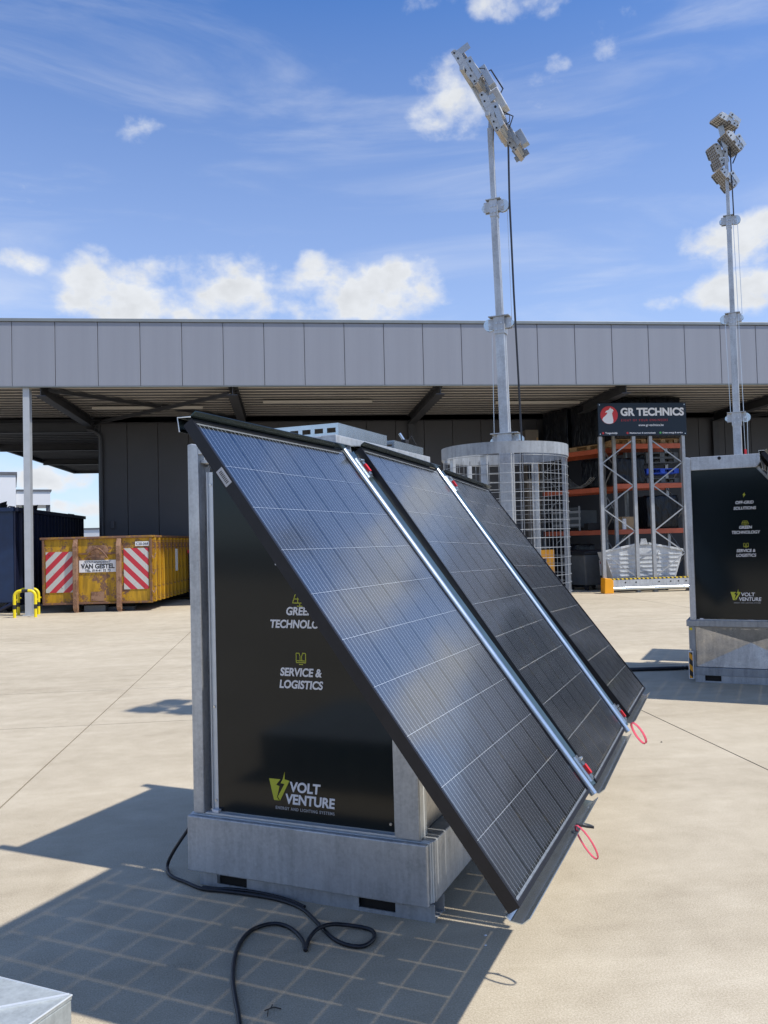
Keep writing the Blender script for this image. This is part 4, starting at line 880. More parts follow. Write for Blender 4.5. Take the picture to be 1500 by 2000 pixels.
# ------------------------------------------------------------------ galvanised box bottom left
bx = empty('galvanised_box', O0+U*0.637+V*-1.437, -UY, 'corner of a low galvanised steel box at the bottom left', 'metal box')
w, l, h = 1.2, 1.25, 0.327
m = MB(); 
m.box(-w, 0, -l, 0, 0.0, h-0.012)
m.build('box_body', 'galv_box', bx, bevel=0.004)
mid = (-w/2, -l/2, h+0.03)
for A_, B_ in (((-w, 0), (0, 0)), ((0, 0), (0, -l)), ((0, -l), (-w, -l)), ((-w, -l), (-w, 0))):
    MB().poly([(A_[0], A_[1], h), (B_[0], B_[1], h), mid, (A_[0], A_[1], h-0.011), (B_[0], B_[1], h-0.011), (mid[0], mid[1], h-0.011)], [(0, 1, 2), (0, 1, 4, 3), (1, 2, 5, 4), (2, 0, 3, 5), (3, 4, 5)]).build('lid_plate', 'galv_box', bx)
MB().bar((-0.005, -0.005, h+0.003), (-w/2, -l/2, h+0.032), 0.010, 0.006).build('weld_seam', 'zinc_lit', bx)
MB().tube([(-w, 0, h), (0, 0, h), (0, -l, h)], 0.003, 6).build('edge_seam', 'zinc_lit', bx)

# ------------------------------------------------------------------ yellow skip container
yc = empty('roll_container', (-8.44, 20.52, 0), 0.02, 'rusty yellow skip container with red and white warning boards', 'skip container')
CW, CH, CL, Z0 = 2.68, 1.86, 4.6, 0.22
rr_ = 'yellow_rusty'
MB().box(0.0, CW, 0.03, 0.05, Z0, CH-0.06).build('front_wall', rr_, yc)
MB().box(0.0, 0.03, 0.051, CL, Z0, CH-0.06).build('side_wall', rr_, yc); MB().box(CW-0.03, CW, 0.051, CL, Z0, CH-0.06).build('side_wall', rr_, yc)
MB().box(0.03, CW-0.03, CL-0.03, CL, Z0, CH-0.06).build('rear_wall', rr_, yc); MB().box(0.03, CW-0.03, 0.051, CL-0.031, Z0, Z0+0.03).build('floor', 'rust', yc)
m = MB(); m.box(-0.05, CW+0.03, -0.02, 0.09, CH-0.059, CH); m.build('top_rim', 'yellow_rusty2', yc, bevel=0.012)
MB().box(CW-0.05, CW+0.06, 0.091, CL+0.04, CH-0.059, CH-0.002).build('top_rim', 'yellow_rusty2', yc, bevel=0.012)
MB().box(-0.05, 0.05, 0.091, CL+0.04, CH-0.059, CH-0.002).build('top_rim', 'yellow_rusty2', yc, bevel=0.012)
MB().box(0.051, CW-0.051, CL-0.04, CL+0.04, CH-0.059, CH-0.002).build('top_rim', 'yellow_rusty2', yc, bevel=0.012)
MB().box(0.0, CW+0.02, -0.01, 0.029, Z0-0.02, Z0+0.03).build('bottom_lip', 'yellow_rusty2', yc, bevel=0.006)
MB().box(0.0, 0.05, -0.012, 0.029, Z0+0.031, CH-0.06).build('front_edge', 'yellow_rusty2', yc, bevel=0.006); MB().box(CW-0.05, CW+0.01, -0.012, 0.029, Z0+0.031, CH-0.06).build('front_edge', 'yellow_rusty2', yc, bevel=0.006)
for x in (0.77, 1.83):
    MB().prism([(x, 0.028, 0.04), (x, -0.06, 0.04), (x, -0.10, 0.12), (x, -0.10, 1.62), (x, -0.02, 1.80), (x, 0.028, 1.80)], (0.11, 0, 0)).build('front_post', 'rust', yc, bevel=0.012)
MB().box(0.79, 0.87, -0.06, 0.35, -0.002, 0.039).build('runner', 'rust', yc); MB().box(1.85, 1.93, -0.06, 0.35, -0.002, 0.039).build('runner', 'rust', yc)
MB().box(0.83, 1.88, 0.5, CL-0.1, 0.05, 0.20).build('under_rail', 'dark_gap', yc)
MB().box(0.98, 1.50, 0.10, 0.40, 0.0, 0.16).build('support_block', 'bin_grey', yc); MB().box(1.35, 2.15, 0.3, 0.5, 0.0, 0.10).build('support_block', 'bin_grey', yc)
MB().box(0.89, 1.82, 0.004, 0.028, 1.42, 1.46).build('pocket_ledge', 'yellow_rusty2', yc)
MB().prism([(1.13, 0.028, 1.33), (1.57, 0.028, 1.33), (1.62, 0.028, 1.52), (1.55, 0.028, 1.64), (1.16, 0.028, 1.64), (1.08, 0.028, 1.52)], (0, -0.015, 0)).build('hook_plate', 'rust', yc)
MB().tube([(1.08+0.54*t, -0.03-0.03*math.sin(PI*t), 1.31+0.26*math.sin(PI*t)) for t in [k/12 for k in range(13)]], 0.022, 8).build('lifting_bow', 'yellow_rusty2', yc, smooth=True)
MB().box(1.20, 1.52, 0.006, 0.028, 1.29, 1.33).build('rust_patch', 'rust', yc); MB().box(1.18, 1.50, 0.018, 0.028, Z0+0.05, Z0+0.28).build('rust_patch', 'rust', yc)
MB().box(0.08, 0.74, 0.016, 0.0285, 0.50, 1.50).build('warning_board', 'hz_left', yc); MB().box(1.99, 2.60, 0.016, 0.0285, 0.54, 1.55).build('warning_board', 'hz_right', yc)
sp = MB().box(0.90, 1.815, 0.008, 0.0285, 0.98, 1.275).build('name_plate', 'white_sheet', yc)
text('VAN GESTEL', 0.155, 'black_print', sp, (1.357, 0.006, 1.075), bold=0.006, sx=0.93); text('"CONTAINERDIENST"', 0.075, 'black_print', sp, (1.357, 0.006, 1.205), bold=0.001, sx=0.90); text('TEL. 014-41 32 73', 0.080, 'black_print', sp, (1.357, 0.006, 0.995), bold=0.002, sx=1.05)
np_ = MB().box(2.28, 2.62, 0.006, 0.0285, 1.60, 1.71).build('number_plate', 'white_sheet', yc); text('C20-068', 0.085, 'black_print', np_, (2.45, 0.004, 1.625), bold=0.001)
m0 = None
for k in range(11):
    yy = 0.10+k*0.42
    if m0 is None: m0 = MB().box(CW+0.001, CW+0.075, 0, 0.09, Z0, CH-0.065).build('side_rib', rr_, yc, bevel=0.008); o = m0
    else: o = inst(m0)
    o.location = (0, yy, 0)
for z in (0.50, 0.95, 1.35): MB().tube([(CW+0.02, -0.02, z), (CW+0.06, -0.03, z-0.06), (CW+0.10, -0.02, z+0.04), (CW+0.09, 0.04, z+0.06)], 0.014, 6).build('tarp_hook', 'rust', yc, smooth=True)
MB().box(CW+0.076, CW+0.085, 2.2, 2.45, 0.9, 1.5).build('side_label', 'white_sheet', yc)

# ------------------------------------------------------------------ navy container far left
nc = empty('navy_container', (-9.30, 21.0, 0), -0.0, 'tall dark navy container behind the canopy column at the left', 'skip container')
A_ = Vector((0, 0, 0)); D_ = (Vector((-10.12, 28.0, 0))-Vector((-9.30, 21.0, 0))); Ln = D_.length; D_.normalize(); N_ = Vector((D_.y, -D_.x, 0))
MB().prism([(0, 0, 0.25), D_*Ln+Vector((0, 0, 0.25)), D_*Ln+Vector((0, 0, 2.58)), (0, 0, 2.58)], N_*-0.04).build('side_wall', 'navy', nc)
MB().prism([(-0.05, 0, 0.25), (-2.4, 0.1, 0.25), (-2.4, 0.1, 2.58), (-0.05, 0, 2.58)], (0, 0.05, 0)).build('end_door', 'blue_door', nc, bevel=0.02)
MB().prism([(-2.4, 0.1, 0.25), (-2.4, 0.15, 0.25), Vector((-2.4, 0.1, 0.25))+D_*Ln, Vector((-2.4, 0.1, 2.58))+D_*Ln, (-2.4, 0.1, 2.58)][:3], (0, 0, 2.3)).build('far_side_wall', 'navy', nc)
MB().bar(N_*0.03+Vector((0, -0.03, 2.60)), D_*Ln+N_*0.03+Vector((0, 0, 2.60)), 0.12, 0.10).build('top_rail', 'navy', nc)
MB().bar(N_*0.03+Vector((0, 0, 0.25)), D_*Ln+N_*0.03+Vector((0, 0, 0.25)), 0.12, 0.12).build('bottom_rail', 'navy', nc)
MB().bar((0, -0.04, 2.60), (-2.4, 0.06, 2.60), 0.12, 0.10).build('top_rail', 'blue_door', nc)
m0 = None
for k in range(20):
    o = MB().bar(D_*(0.3+k*0.34)+N_*0.03+Vector((0, 0, 0.32)), D_*(0.3+k*0.34)+N_*0.03+Vector((0, 0, 2.54)), 0.10, 0.06, up=D_).build('side_rib', 'navy', nc) 
MB().tube([(-0.05, -0.02, 0.25), (-0.35, -0.03, 0.10), (-0.55, 0, 0.02)], 0.05, 8).build('corner_foot', 'navy', nc)
for a in (0.6, 3.4, 6.2): MB().tube([D_*a+N_*-0.3+Vector((0, 0, 0.12))-N_*0.1, D_*a+N_*-0.3+Vector((0, 0, 0.12))+N_*0.1], 0.12, 14).build('roller', 'black', nc)
lr = math.atan2(D_.y, D_.x)
text('ruco', 0.22, 'grey_print', nc, D_*0.75+N_*0.066+Vector((0, 0, 1.55)), rot=(PI/2, 0, lr), bold=0.006); text('ab 2112', 0.11, 'grey_print', nc, D_*0.75+N_*0.066+Vector((0, 0, 1.38)), rot=(PI/2, 0, lr)); text('containers', 0.07, 'grey_print', nc, D_*0.75+N_*0.066+Vector((0, 0, 1.27)), rot=(PI/2, 0, lr)) if False else None
ell = MB().tube([D_*(0.75+0.10*math.cos(t))+N_*0.067+Vector((0, 0, 1.98+0.26*math.sin(t))) for t in [2*PI*k/24 for k in range(24)]], 0.006, 5, closed=True).build('emblem', 'grey_print', nc)
MB().prism([D_*0.75+N_*0.066+Vector((0, 0, 1.86)), D_*0.80+N_*0.066+Vector((0, 0, 1.93)), D_*0.76+N_*0.066+Vector((0, 0, 2.10)), D_*0.71+N_*0.066+Vector((0, 0, 1.95))], N_*0.003).build('emblem', 'grey_print', nc)

# ------------------------------------------------------------------ sign rack with board
RKY = 1.02
def rkx(x): return x*0.952+0.62           # same sight lines, closer plane
sr = empty('sign_rack', bp(0, RKY), YAW, 'tall grey rack frame carrying the dark sign with the howling wolf', 'sign rack')
sr_k = 0.9862
def zz_(z): return 1.576+(z-1.576)*sr_k
X0 = 15.03; Xs = [14.98, 15.93, 16.41, 17.35]
posts = []
for i, x in enumerate(Xs):
    m = MB(); m.box(x-0.045, x+0.045, -0.045, -0.040, 0.02, 4.25); m.box(x-0.045, x-0.040, -0.0395, 0.045, 0.02, 4.25); m.box(x+0.040, x+0.045, -0.0395, 0.045, 0.02, 4.25)
    m.box(x-0.06, x+0.06, -0.07, 0.07, 0.0, 0.018)
    m.build('upright', 'rack_post', sr)
for (xa, xb, start) in ((14.98, 15.93, 0), (16.41, 17.35, 1)):
    n = 9; zs = [0.42+k*0.62 for k in range(7)]
    for k in range(6):
        l, r = (xa+0.04, xb-0.04); a, b = ((l, zs[k]), (r, zs[k+1])) if (k+start) % 2 == 0 else ((r, zs[k]), (l, zs[k+1]))
        if start == 0: a, b = ((r, zs[k]), (l, zs[k+1])) if k % 2 == 0 else ((l, zs[k]), (r, zs[k+1]))
        else: a, b = ((l, zs[k]), (r, zs[k+1])) if k % 2 == 0 else ((r, zs[k]), (l, zs[k+1]))
        MB().bar((a[0], 0, a[1]), (b[0], 0, b[1]), 0.03, 0.022, up=(0, 1, 0)).build('brace', 'rack_post', sr)
MB().bar((15.93, 0, 1.02), (16.41, 0, 1.02), 0.05, 0.05).build('tie_bar', 'rack_post', sr)
gd = MB().box(15.10, 17.36, -0.16, -0.10, 0.17, 0.36).build('guard_rail', 'galv', sr, bevel=0.005)
MB().tube([(15.1, -0.16, 0.12), (17.36, -0.16, 0.12)], 0.05, 10).build('guard_tube', 'zinc', sr, smooth=True)
MB().box(14.98, 17.42, -0.165, -0.04, 0.3605, 0.395).build('hazard_strip', 'hz_tape', sr)
for x in (15.5, 15.8, 16.45, 16.78, 17.0, 17.22): MB().disc((x, -0.162, 0.28), (0, 1, 0), 0.022, 0.006, 12).build('rail_hole', 'dark_gap', sr)
MB().prism([(14.88, -0.24, 0), (15.14, -0.24, 0), (15.14, -0.24, 0.34), (15.08, -0.24, 0.40), (14.90, -0.24, 0.42)], (0, 0.30, 0)).build('end_guard', 'amber', sr, bevel=0.015)
MB().prism([(17.36, -0.24, 0.0), (17.50, -0.24, 0.0), (17.50, -0.24, 0.41), (17.40, -0.24, 0.41), (17.36, -0.24, 0.34)], (0, 0.30, 0)).build('end_guard', 'amber', sr, bevel=0.015)
sb = MB().box(14.92, 17.44, -0.085, -0.055, 4.26, 5.16).build('sign_board', 'sign_board', sr, bevel=0.006)
cxs, czs = 15.235, 4.83
MB().disc((cxs, -0.088, czs), (0, 1, 0), 0.245, 0.004, 40).build('emblem_disc', 'red_print', sb)
wolf = [(-0.20, -0.13), (-0.17, -0.07), (-0.11, -0.02), (-0.06, 0.03), (-0.05, 0.07), (-0.10, 0.07), (-0.12, 0.055), (-0.08, 0.115), (-0.04, 0.13), (0.0, 0.15), (0.025, 0.19), (0.045, 0.205), (0.065, 0.155), (0.08, 0.175), (0.095, 0.165), (0.13, 0.115), (0.115, 0.10), (0.10, 0.10), (0.105, 0.07), (0.085, 0.06), (0.09, 0.0), (0.105, -0.08), (0.115, -0.14), (0.105, -0.215), (0.05, -0.235), (0.0, -0.24), (-0.07, -0.232), (-0.14, -0.20)]
flat([(cxs+a, czs+b) for a, b in wolf], 'white_print', sb, -0.0905, 'wolf_emblem')
text('GR TECHNICS', 0.285, 'white_print', sb, (15.56, -0.088, 4.815), align='LEFT', bold=0.012, sx=1.0)
text('EIGHT OF YOUR ENGINEERS', 0.085, 'red_print', sb, (15.57, -0.088, 4.655), align='LEFT', spacing=1.42, sx=0.90)
text('www.gr-technics.be', 0.090, 'white_print', sb, (16.42, -0.088, 4.52), bold=0.001)
for x, mt, s, sz in ((15.05, 'red_print', 'Toegankelijk', 0.068), (15.74, 'red_print', 'Machine huur & communicatie', 0.060), (16.68, 'green_print', 'Green energy & service', 0.060)):
    MB().disc((x, -0.088, 4.335), (0, 1, 0), 0.030, 0.004, 16).build('emblem', mt, sb); text(s, sz, 'white_print', sb, (x+0.06, -0.088, 4.315), align='LEFT', bold=0.0015)
for x in (14.97, 17.39):
    for z in (4.31, 5.11): MB().disc((x, -0.088, z), (0, 1, 0), 0.014, 0.006, 10).build('screw', 'bolt', sb)

# ------------------------------------------------------------------ white dumpster behind the rack
wd = empty('tipping_skip', bp(16.25, 1.32), YAW, 'white galvanised tipping skip with peaked front behind the sign rack', 'tipping skip')
W1, W2 = 1.12, 0.86
out = [(-W2, 0.22), (W2, 0.22), (W1, 1.02), (W1, 1.12), (0.14, 1.32), (-0.14, 1.32), (-W1, 1.12), (-W1, 1.02)]
MB().prism([(x, 0.0, z) for x, z in out], (0, 0.03, 0)).build('front_sheet', 'white_skip', wd, bevel=0.006)
m0 = None
for k in range(7):
    z = 0.30+k*0.115; ww = W2+(W1-W2)*(z-0.22)/0.8-0.04
    MB().box(-ww, ww, -0.014, -0.001, z, z+0.035).build('rib', 'white_skip', wd, bevel=0.005)
MB().poly([(-W2, 0.03, 0.22), (-W2, 0.55, 0.22), (-W1, 0.55, 1.1), (-W1, 0.03, 1.1), (W2, 0.03, 0.22), (W2, 0.55, 0.22), (W1, 0.55, 1.1), (W1, 0.03, 1.1)], [(0, 1, 2, 3), (4, 5, 6, 7), (0, 1, 5, 4), (1, 2, 6, 5)]).build('hopper', 'white_skip', wd)
MB().prism([(-W1-0.02, -0.03, 1.08), (-0.14, -0.03, 1.28), (-0.14, -0.03, 1.34), (-W1-0.02, -0.03, 1.14)], (0, 0.07, 0)).build('top_rim', 'white_skip', wd, bevel=0.006); MB().prism([(0.14, -0.03, 1.28), (W1+0.02, -0.03, 1.08), (W1+0.02, -0.03, 1.14), (0.14, -0.03, 1.34)], (0, 0.07, 0)).build('top_rim', 'white_skip', wd, bevel=0.006)
MB().prism([(-0.12, -0.03, 1.28), (0.12, -0.03, 1.28), (0.07, -0.03, 1.45), (-0.07, -0.03, 1.45)], (0, 0.05, 0)).build('lifting_eye', 'white_skip', wd, bevel=0.006)
MB().tube([(0.42, -0.03, 1.10), (0.38, -0.03, 0.98), (0.43, -0.03, 0.90), (0.40, -0.03, 0.80)], 0.010, 6).build('chain', 'bolt', wd)
for x in (-0.7, 0.7):
    MB().disc((x, 0.15, 0.10), (1, 0, 0), 0.10, 0.05, 16).build('castor', 'rubber', wd, smooth=True); MB().box(x-0.035, x+0.035, 0.08, 0.22, 0.12, 0.22).build('castor_fork', 'galv', wd)

# grey waste bin
wb = empty('waste_bin', bp(15.15, 2.6), YAW+0.35, 'dark grey wheeled waste bin with white notice beside the sign rack', 'waste bin')
MB().poly([(-0.38, -0.30, 0.15), (0.55, -0.30, 0.15), (0.60, 0.5, 0.15), (-0.40, 0.5, 0.15), (-0.52, -0.42, 1.02), (0.66, -0.42, 1.02), (0.70, 0.6, 1.02), (-0.55, 0.6, 1.02)], [(0, 3, 2, 1), (4, 5, 6, 7), (0, 1, 5, 4), (1, 2, 6, 5), (2, 3, 7, 6), (3, 0, 4, 7)]).build('tub', 'bin_grey', wb, bevel=0.03)
MB().prism([(-0.58, -0.46, 1.021), (0.70, -0.46, 1.021), (0.74, -0.46, 1.07), (0.2, -0.46, 1.16), (-0.5, -0.46, 1.12)], (0, 1.1, 0)).build('lid', 'black', wb, bevel=0.03)
MB().poly([(0.02, -0.402, 0.86), (0.36, -0.402, 0.86), (0.38, -0.345, 0.42), (0.10, -0.345, 0.42), (0.02, -0.408, 0.86), (0.36, -0.408, 0.86), (0.38, -0.352, 0.42), (0.10, -0.352, 0.42)], [(0, 1, 2, 3), (4, 5, 6, 7), (0, 1, 5, 4), (1, 2, 6, 5), (2, 3, 7, 6), (3, 0, 4, 7)]).build('notice', 'white_sheet', wb)
MB().poly([(0.05, -0.4115, 0.84), (0.33, -0.4115, 0.84), (0.335, -0.402, 0.76), (0.055, -0.402, 0.76)], [(0, 1, 2, 3)]).build('notice_heading', 'red_print', wb)
for x in (-0.3, 0.5):
    for y_ in (-0.22, 0.42): MB().disc((x, y_, 0.08), (1, 0, 0), 0.08, 0.05, 14).build('castor', 'rubber', wb, smooth=True)

# ------------------------------------------------------------------ pallet racks under the canopy
def rack(loc, rz, L, levels, label, depth=0.9, lift=4.45):
    o = empty('pallet_rack', loc, rz, label, 'pallet rack', 'orange pallet racks')
    for x in (0, L):
        for y_ in (0, depth):
            MB().box(x-0.045, x+0.045, y_-0.04, y_+0.04, 0, lift).build('upright', 'rack_post', o)
        for k in range(6): MB().bar((x, 0.04 if k % 2 else depth-0.04, 0.3+k*0.65), (x, depth-0.04 if k % 2 else 0.04, 0.95+k*0.65), 0.025, 0.025).build('frame_brace', 'rack_post', o)
    for z in levels:
        for y_ in (-0.02, depth+0.02): MB().box(0.046, L-0.046, y_-0.025, y_+0.025, z-0.14, z).build('beam', 'orange_beam', o, bevel=0.006)
    return o
ra1 = rack(bp(14.15, 4.55), YAW+0.62-PI/2*0, 0.1, [], 'x') if False else None
# left bay stands at an angle, right bay square to the wall
LA = bp(14.55, 4.9); LB = bp(15.75, 2.75)
dv = (LB-LA); ang = math.atan2(dv.y, dv.x)
rackL = rack(LA, ang, dv.length, (1.72, 2.98, 4.12), 'orange pallet rack standing at an angle behind the wire cage', 1.0)
rackR = rack(bp(15.78, 2.02), YAW, 2.02, (1.72, 3.02, 4.16), 'orange pallet rack square to the wall behind the sign rack', 1.0)
def pallet(loc, rz, label, mat='timber', L=1.2, D=0.8, cat='pallet'):
    o = empty('pallet', loc, rz, label, cat, 'pallets on the racks')
    for k in range(7): MB().box(0, L, k*(D-0.1)/6, k*(D-0.1)/6+0.1, 0.122, 0.144).build('board', mat, o)
    for y_ in (0, D/2-0.05, D-0.1):
        for x in (0, L/2-0.07, L-0.14): MB().box(x, x+0.14, y_, y_+0.1, 0.022, 0.1215).build('block', mat, o)
        MB().box(0, L, y_, y_+0.1, 0.0, 0.0215).build('board', mat, o)
    return o
def on(rk, x, y_, z): return rk.location+Matrix.Rotation(rk.rotation_euler.z, 3, 'Z') @ Vector((x, y_, z))
pallet(on(rackL, 0.08, 0.05, 4.122), ang, 'timber pallet on the top beams of the angled rack')
pallet(on(rackL, 1.28, 0.05, 4.122), ang, 'timber pallet at the near end of the angled rack top')
pallet(on(rackR, 0.04, 0.05, 4.162), YAW, 'timber pallet on the square rack top, left', L=0.95)
pallet(on(rackR, 1.03, 0.05, 4.162), YAW, 'timber pallet on the square rack top, right', L=0.95)
pallet(on(rackR, 0.98, 0.05, 3.30), YAW, 'bright blue plastic pallet in the middle level of the square rack', 'blue_plastic', L=0.97)
for q in range(3): pallet(on(rackR, 0.98, 0.05, 3.46+q*0.15) if q else on(rackR, 0.98, 0.05, 3.022), YAW, ('black plastic pallet under the blue one', 'lower grey pallet stacked above the blue one', 'upper grey pallet stacked above the blue one')[q], 'bin_grey', L=0.97)
def wrapped(loc, rz, w, d, h, label):
    bm = bmesh.new(); bmesh.ops.create_cube(bm, size=1.0); bmesh.ops.subdivide_edges(bm, edges=bm.edges[:], cuts=5, use_grid_fill=True)
    for v in bm.verts:
        v.co.x *= w; v.co.y *= d; v.co.z = (v.co.z+0.5)*h
        v.co.x += random.uniform(-0.025, 0.025); v.co.y += random.uniform(-0.025, 0.025); v.co.z += random.uniform(-0.02, 0.02) if v.co.z > 0.05 else 0
    me = bpy.data.meshes.new('wrapped_load'); bm.to_mesh(me); bm.free(); me.materials.append(M['foil'])
    for p in me.polygons: p.use_smooth = True
    o = bpy.data.objects.new('wrapped_load', me); COL.objects.link(o); o.location = loc; o.rotation_euler = (0, 0, rz)
    b = o.modifiers.new('round', 'BEVEL'); b.width = 0.03; b.segments = 2
    return tag(o, label, 'wrapped load', 'loads wrapped in black film')
wrapped(on(rackL, 0.62, 0.45, 4.268), ang, 1.05, 0.95, 1.20, 'black film-wrapped load on the far end of the angled rack')
wrapped(on(rackL, 1.85, 0.45, 4.268), ang, 1.10, 1.0, 1.20, 'black film-wrapped load on the near end of the angled rack')
wrapped(on(rackR, 0.52, 0.45, 4.308), YAW, 0.98, 1.0, 1.17, 'black film-wrapped load above the left half of the sign')
wrapped(on(rackR, 1.52, 0.45, 4.308), YAW, 0.98, 1.0, 1.18, 'black film-wrapped load above the right half of the sign')
wrapped(on(rackR, 0.50, 0.45, 3.022), YAW, 0.85, 0.8, 0.75, 'black film-wrapped load on the middle level of the square rack')
wrapped(on(rackL, 0.60, 0.55, 1.722), ang, 0.9, 0.6, 0.62, 'black film-wrapped load behind the slatted crate')
wrapped(on(rackL, 1.95, 0.55, 3.0), ang, 0.9, 0.8, 0.85, 'black film-wrapped load on the near end of the middle angled level')
wrapped(on(rackR, 1.45, 0.50, 1.722), YAW, 0.95, 0.8, 0.95, 'black film-wrapped load on the lower level of the square rack')
wrapped(on(rackL, 0.7, 0.5, 0.0), ang, 1.1, 0.9, 1.30, 'tall black film-wrapped load standing under the angled rack')
# curved wire deck
wdk = empty('wire_deck', on(rackL, 0.45, -0.10, 3.0), ang, 'curved grey wire mesh sheet sagging on the middle rack level', 'wire mesh')
arc = [(0.0, 0.46), (0.18, 0.30), (0.36, 0.17), (0.55, 0.08), (0.75, 0.03), (0.98, 0.015), (1.2, 0.05), (1.42, 0.14), (1.6, 0.30)]
for k in range(12): MB().tube([(x, k*0.07, z) for x, z in arc], 0.006, 5).build('wire', 'rack_post', wdk)
m = MB()
for i in range(len(arc)-1):
    (x0, z0), (x1, z1) = arc[i], arc[i+1]
    for q in range(3): x = x0+(x1-x0)*q/3; z = z0+(z1-z0)*q/3; m.tube([(x, -0.01, z+0.008), (x, 0.80, z+0.008)], 0.004, 4)
m.build('cross_wires', 'rack_post', wdk)
# goods on the lower level
cr = empty('slatted_crate', on(rackL, 0.35, 0.02, 1.722), ang, 'grey slatted crate on the lower level of the angled rack', 'crate')
for k in range(6): MB().box(0, 1.15, 0, 0.02, 0.14+k*0.10, 0.215+k*0.10).build('slat', 'bin_grey' if k % 2 else 'rack_post', cr)
for x in (0, 1.1): MB().box(x, x+0.05, -0.02, -0.0005, 0.0, 0.75).build('corner_strip', 'rack_post', cr)
MB().box(0, 1.15, 0.021, 0.75, 0.10, 0.62).build('body', 'bin_grey', cr)
cb = tag(MB().box(-0.25, 0.25, -0.2, 0.2, 0, 0.36).build('cardboard_box', 'cardboard', bevel=0.01), 'brown cardboard box on the lower rack level by the crate', 'box'); cb.location = on(rackR, 0.42, 0.35, 1.722); cb.rotation_euler = (0, 0, YAW+0.2)
tag(MB().tube([(0, 0, 0), (0, 0, 0.30)], 0.06, 10).build('bottle', 'white_plastic', smooth=True), 'white plastic bottle standing in front of the cardboard box', 'bottle').location = on(rackR, 0.25, 0.05, 1.722)
tag(MB().box(-0.45, 0.45, -0.25, 0.25, 0, 0.22).build('tool_case', 'black', bevel=0.02), 'low black case beside the cardboard box on the lower rack', 'case').location = on(rackL, 2.0, 0.35, 1.722)
mach = empty('vending_cabinet', bp(14.0, 4.7), YAW, 'tall brownish cabinet half hidden behind the wire cage', 'cabinet')
MB().box(0, 0.42, 0, 0.5, 0, 4.95).build('body', paint('brown_cabinet', (0.16, 0.14, 0.12), 0.6), mach, bevel=0.01); MB().box(0.02, 0.32, -0.012, -0.001, 3.4, 4.4).build('dark_window', 'black', mach); MB().box(0.35, 0.40, -0.012, -0.001, 3.2, 4.7).build('yellow_strip', 'cardboard', mach)

# orange crate behind the cage
oc = empty('orange_frame', bp(13.15, 2.2), YAW, 'orange-yellow steel frame on the ground behind the wire cage', 'frame')
for x in (0.0, 0.62): MB().box(x, x+0.22, 0, 0.10, 0.15, 1.2).build('upright', 'amber', oc, bevel=0.01)
MB().box(-0.5, 0.62, -0.03, -0.0005, 0.95, 1.2).build('cross_panel', 'amber', oc, bevel=0.01); MB().box(-0.5, -0.3, 0, 0.1, 0.15, 1.2).build('upright', 'amber', oc, bevel=0.01)
MB().box(-0.5, 0.84, 0.1001, 0.6, 0.0, 0.15).build('foot', 'galv_dull', oc)
gt = empty('gas_bottle_pallet', bp(13.2, 3.1), YAW, 'pale stacked sacks behind the orange frame', 'sacks')
for k in range(4): MB().box(-0.5+0.02*k, 0.35-0.01*k, 0, 0.6, 0.2+k*0.32, 0.2+k*0.32+0.30).build('sack', 'white_sheet', gt, bevel=0.08, seg=3)

# ------------------------------------------------------------------ blue crate stack at the wall behind the yellow container
bs = empty('blue_crate_stack', bp(4.05, 4.1), YAW, 'dark blue crates with a red top behind the yellow container', 'crates')
for k in range(4): MB().box(-0.45, 0.55, 0, 0.5, k*0.34, k*0.34+0.32).build('crate', 'navy', bs, bevel=0.01)
MB().box(-0.48, 0.58, -0.03, 0.55, 1.361, 1.45).build('red_top', 'red_print', bs)

# ------------------------------------------------------------------ far buildings and trees
fb = empty('white_office_building', (-32.2, 60.0, 0), 0.42, 'white flat-roofed building far off at the left edge', 'building')
MB().box(-14, 5.2, 0, 14, 0, 7.2).build('wall', 'white_wall', fb); MB().box(-14.1, 5.3, -0.1, 14, 7.21, 7.4).build('roof', 'far_roof', fb)
MB().box(5.21, 7.6, 0.4, 6, 4.95, 6.0).build('canopy_box', 'white_wall', fb); MB().box(5.21, 7.7, 0.3, 6, 6.01, 6.12).build('roof', 'far_roof', fb)
for x in (5.6, 7.3): MB().box(x, x+0.3, 0.6, 0.9, 0, 4.94).build('pillar', 'far_roof', fb)
for x in (-12, -8, -4): MB().box(x, x+2.4, -0.05, -0.001, 1.5, 2.8).build('window', 'black', fb)
fb2 = empty('low_white_hall', (-30, 90, 0), 0, 'low white hall on the skyline between skip and warehouse', 'building')
MB().box(-4, 22, 0, 10, 0, 3.6).build('wall', 'white_wall', fb2); MB().box(-4.1, 22.1, -0.1, 10, 3.61, 3.75).build('roof', 'far_roof', fb2)
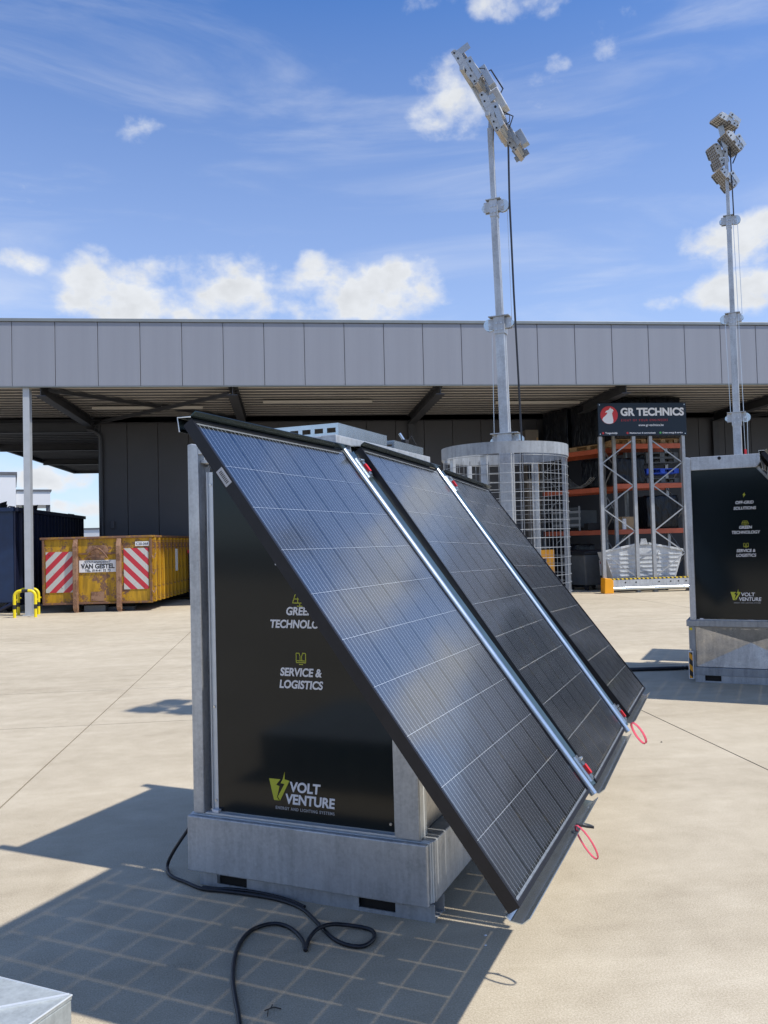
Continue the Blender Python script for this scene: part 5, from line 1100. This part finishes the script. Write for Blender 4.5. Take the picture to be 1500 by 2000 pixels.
def leafy(loc, h, w, label, n=420, trunk=True):
    o = empty('tree', loc, random.uniform(0, 6), label, 'tree', 'trees on the skyline')
    if trunk: MB().tube([(0, 0, 0), (0.05, 0.03, h*0.35), (0.0, 0.1, h*0.7)], [0.16, 0.12, 0.05], 8).build('trunk', 'bark', o, smooth=True)
    m = MB()
    for k in range(n):
        t = random.random(); a = random.uniform(0, 2*PI); rr = w*math.sqrt(random.random())*(0.5+0.6*math.sin(PI*min(1, t+0.1))); p = Vector((rr*math.cos(a), rr*math.sin(a), h*(0.35+0.62*t)))
        s = random.uniform(0.10, 0.24); d1 = Vector((random.gauss(0, 1), random.gauss(0, 1), random.gauss(0, 1))).normalized(); d2 = d1.cross(Vector((random.gauss(0, 1), random.gauss(0, 1), 0.3))).normalized()
        m.poly([p-d1*s, p+d2*s*0.5, p+d1*s, p-d2*s*0.5], [(0, 1, 2, 3)])
    c = m.build('crown', 'leaf', o); return o
leafy((-25.2, 58, 0), 4.6, 1.4, 'small green tree under the white building canopy')
leafy((-24.5, 100, 0), 5.2, 2.2, 'tree behind the low white hall, left'); leafy((-21.5, 101, 0), 5.6, 2.5, 'tree behind the low white hall, right')
for i, (x, y_, hh) in enumerate(((-11.24, 29.5, 2.76), (-13.78, 30.5, 3.14))):
    o = empty('street_lamp', (x, y_, 0), 0, ('small yard lamp just left of the warehouse corner', 'small yard lamp near the white building')[i], 'street lamp', 'yard lamps on the skyline')
    MB().tube([(0, 0, 0), (0, 0, hh)], 0.022, 8).build('pole', 'canopy_steel', o); MB().tube([(0, 0, hh), (0.06, 0, hh+0.04), (0.26, 0, hh+0.01)], 0.025, 6).build('lamp_arm', 'canopy_steel', o)
# scrap heaped over the rim of the navy container
sc_ = empty('scrap_heap', (-9.9, 24.5, 0), 0, 'dark scrap showing over the rim of the navy container', 'scrap')
for k in range(12): MB().obox((random.uniform(-1.2, -0.3), random.uniform(-2.5, 0.5), 2.62+random.uniform(-0.1, 0.12)), (0.16, random.uniform(-.1, .1), 0.05), (0.02, 0.14, 0.03), (0, 0.03, 0.08)).build('scrap_piece', 'black', sc_)

# ------------------------------------------------------------------ across the yard, behind the camera (seen only as reflections)
bh = empty('opposite_hall', (0, -24, 0), 0.1, 'dark clad hall on the other side of the yard', 'building')
MB().box(-30, 26, -12, 0, 0, 4.5).build('wall', 'wall_dark', bh); MB().box(-30.1, 26.1, -12, 0.1, 4.51, 4.8).build('roof', 'fascia_cap', bh)
for x in range(-26, 24, 7): MB().box(x, x+4, 0.001, 0.06, 0, 3.8).build('roller_door', 'fascia', bh)
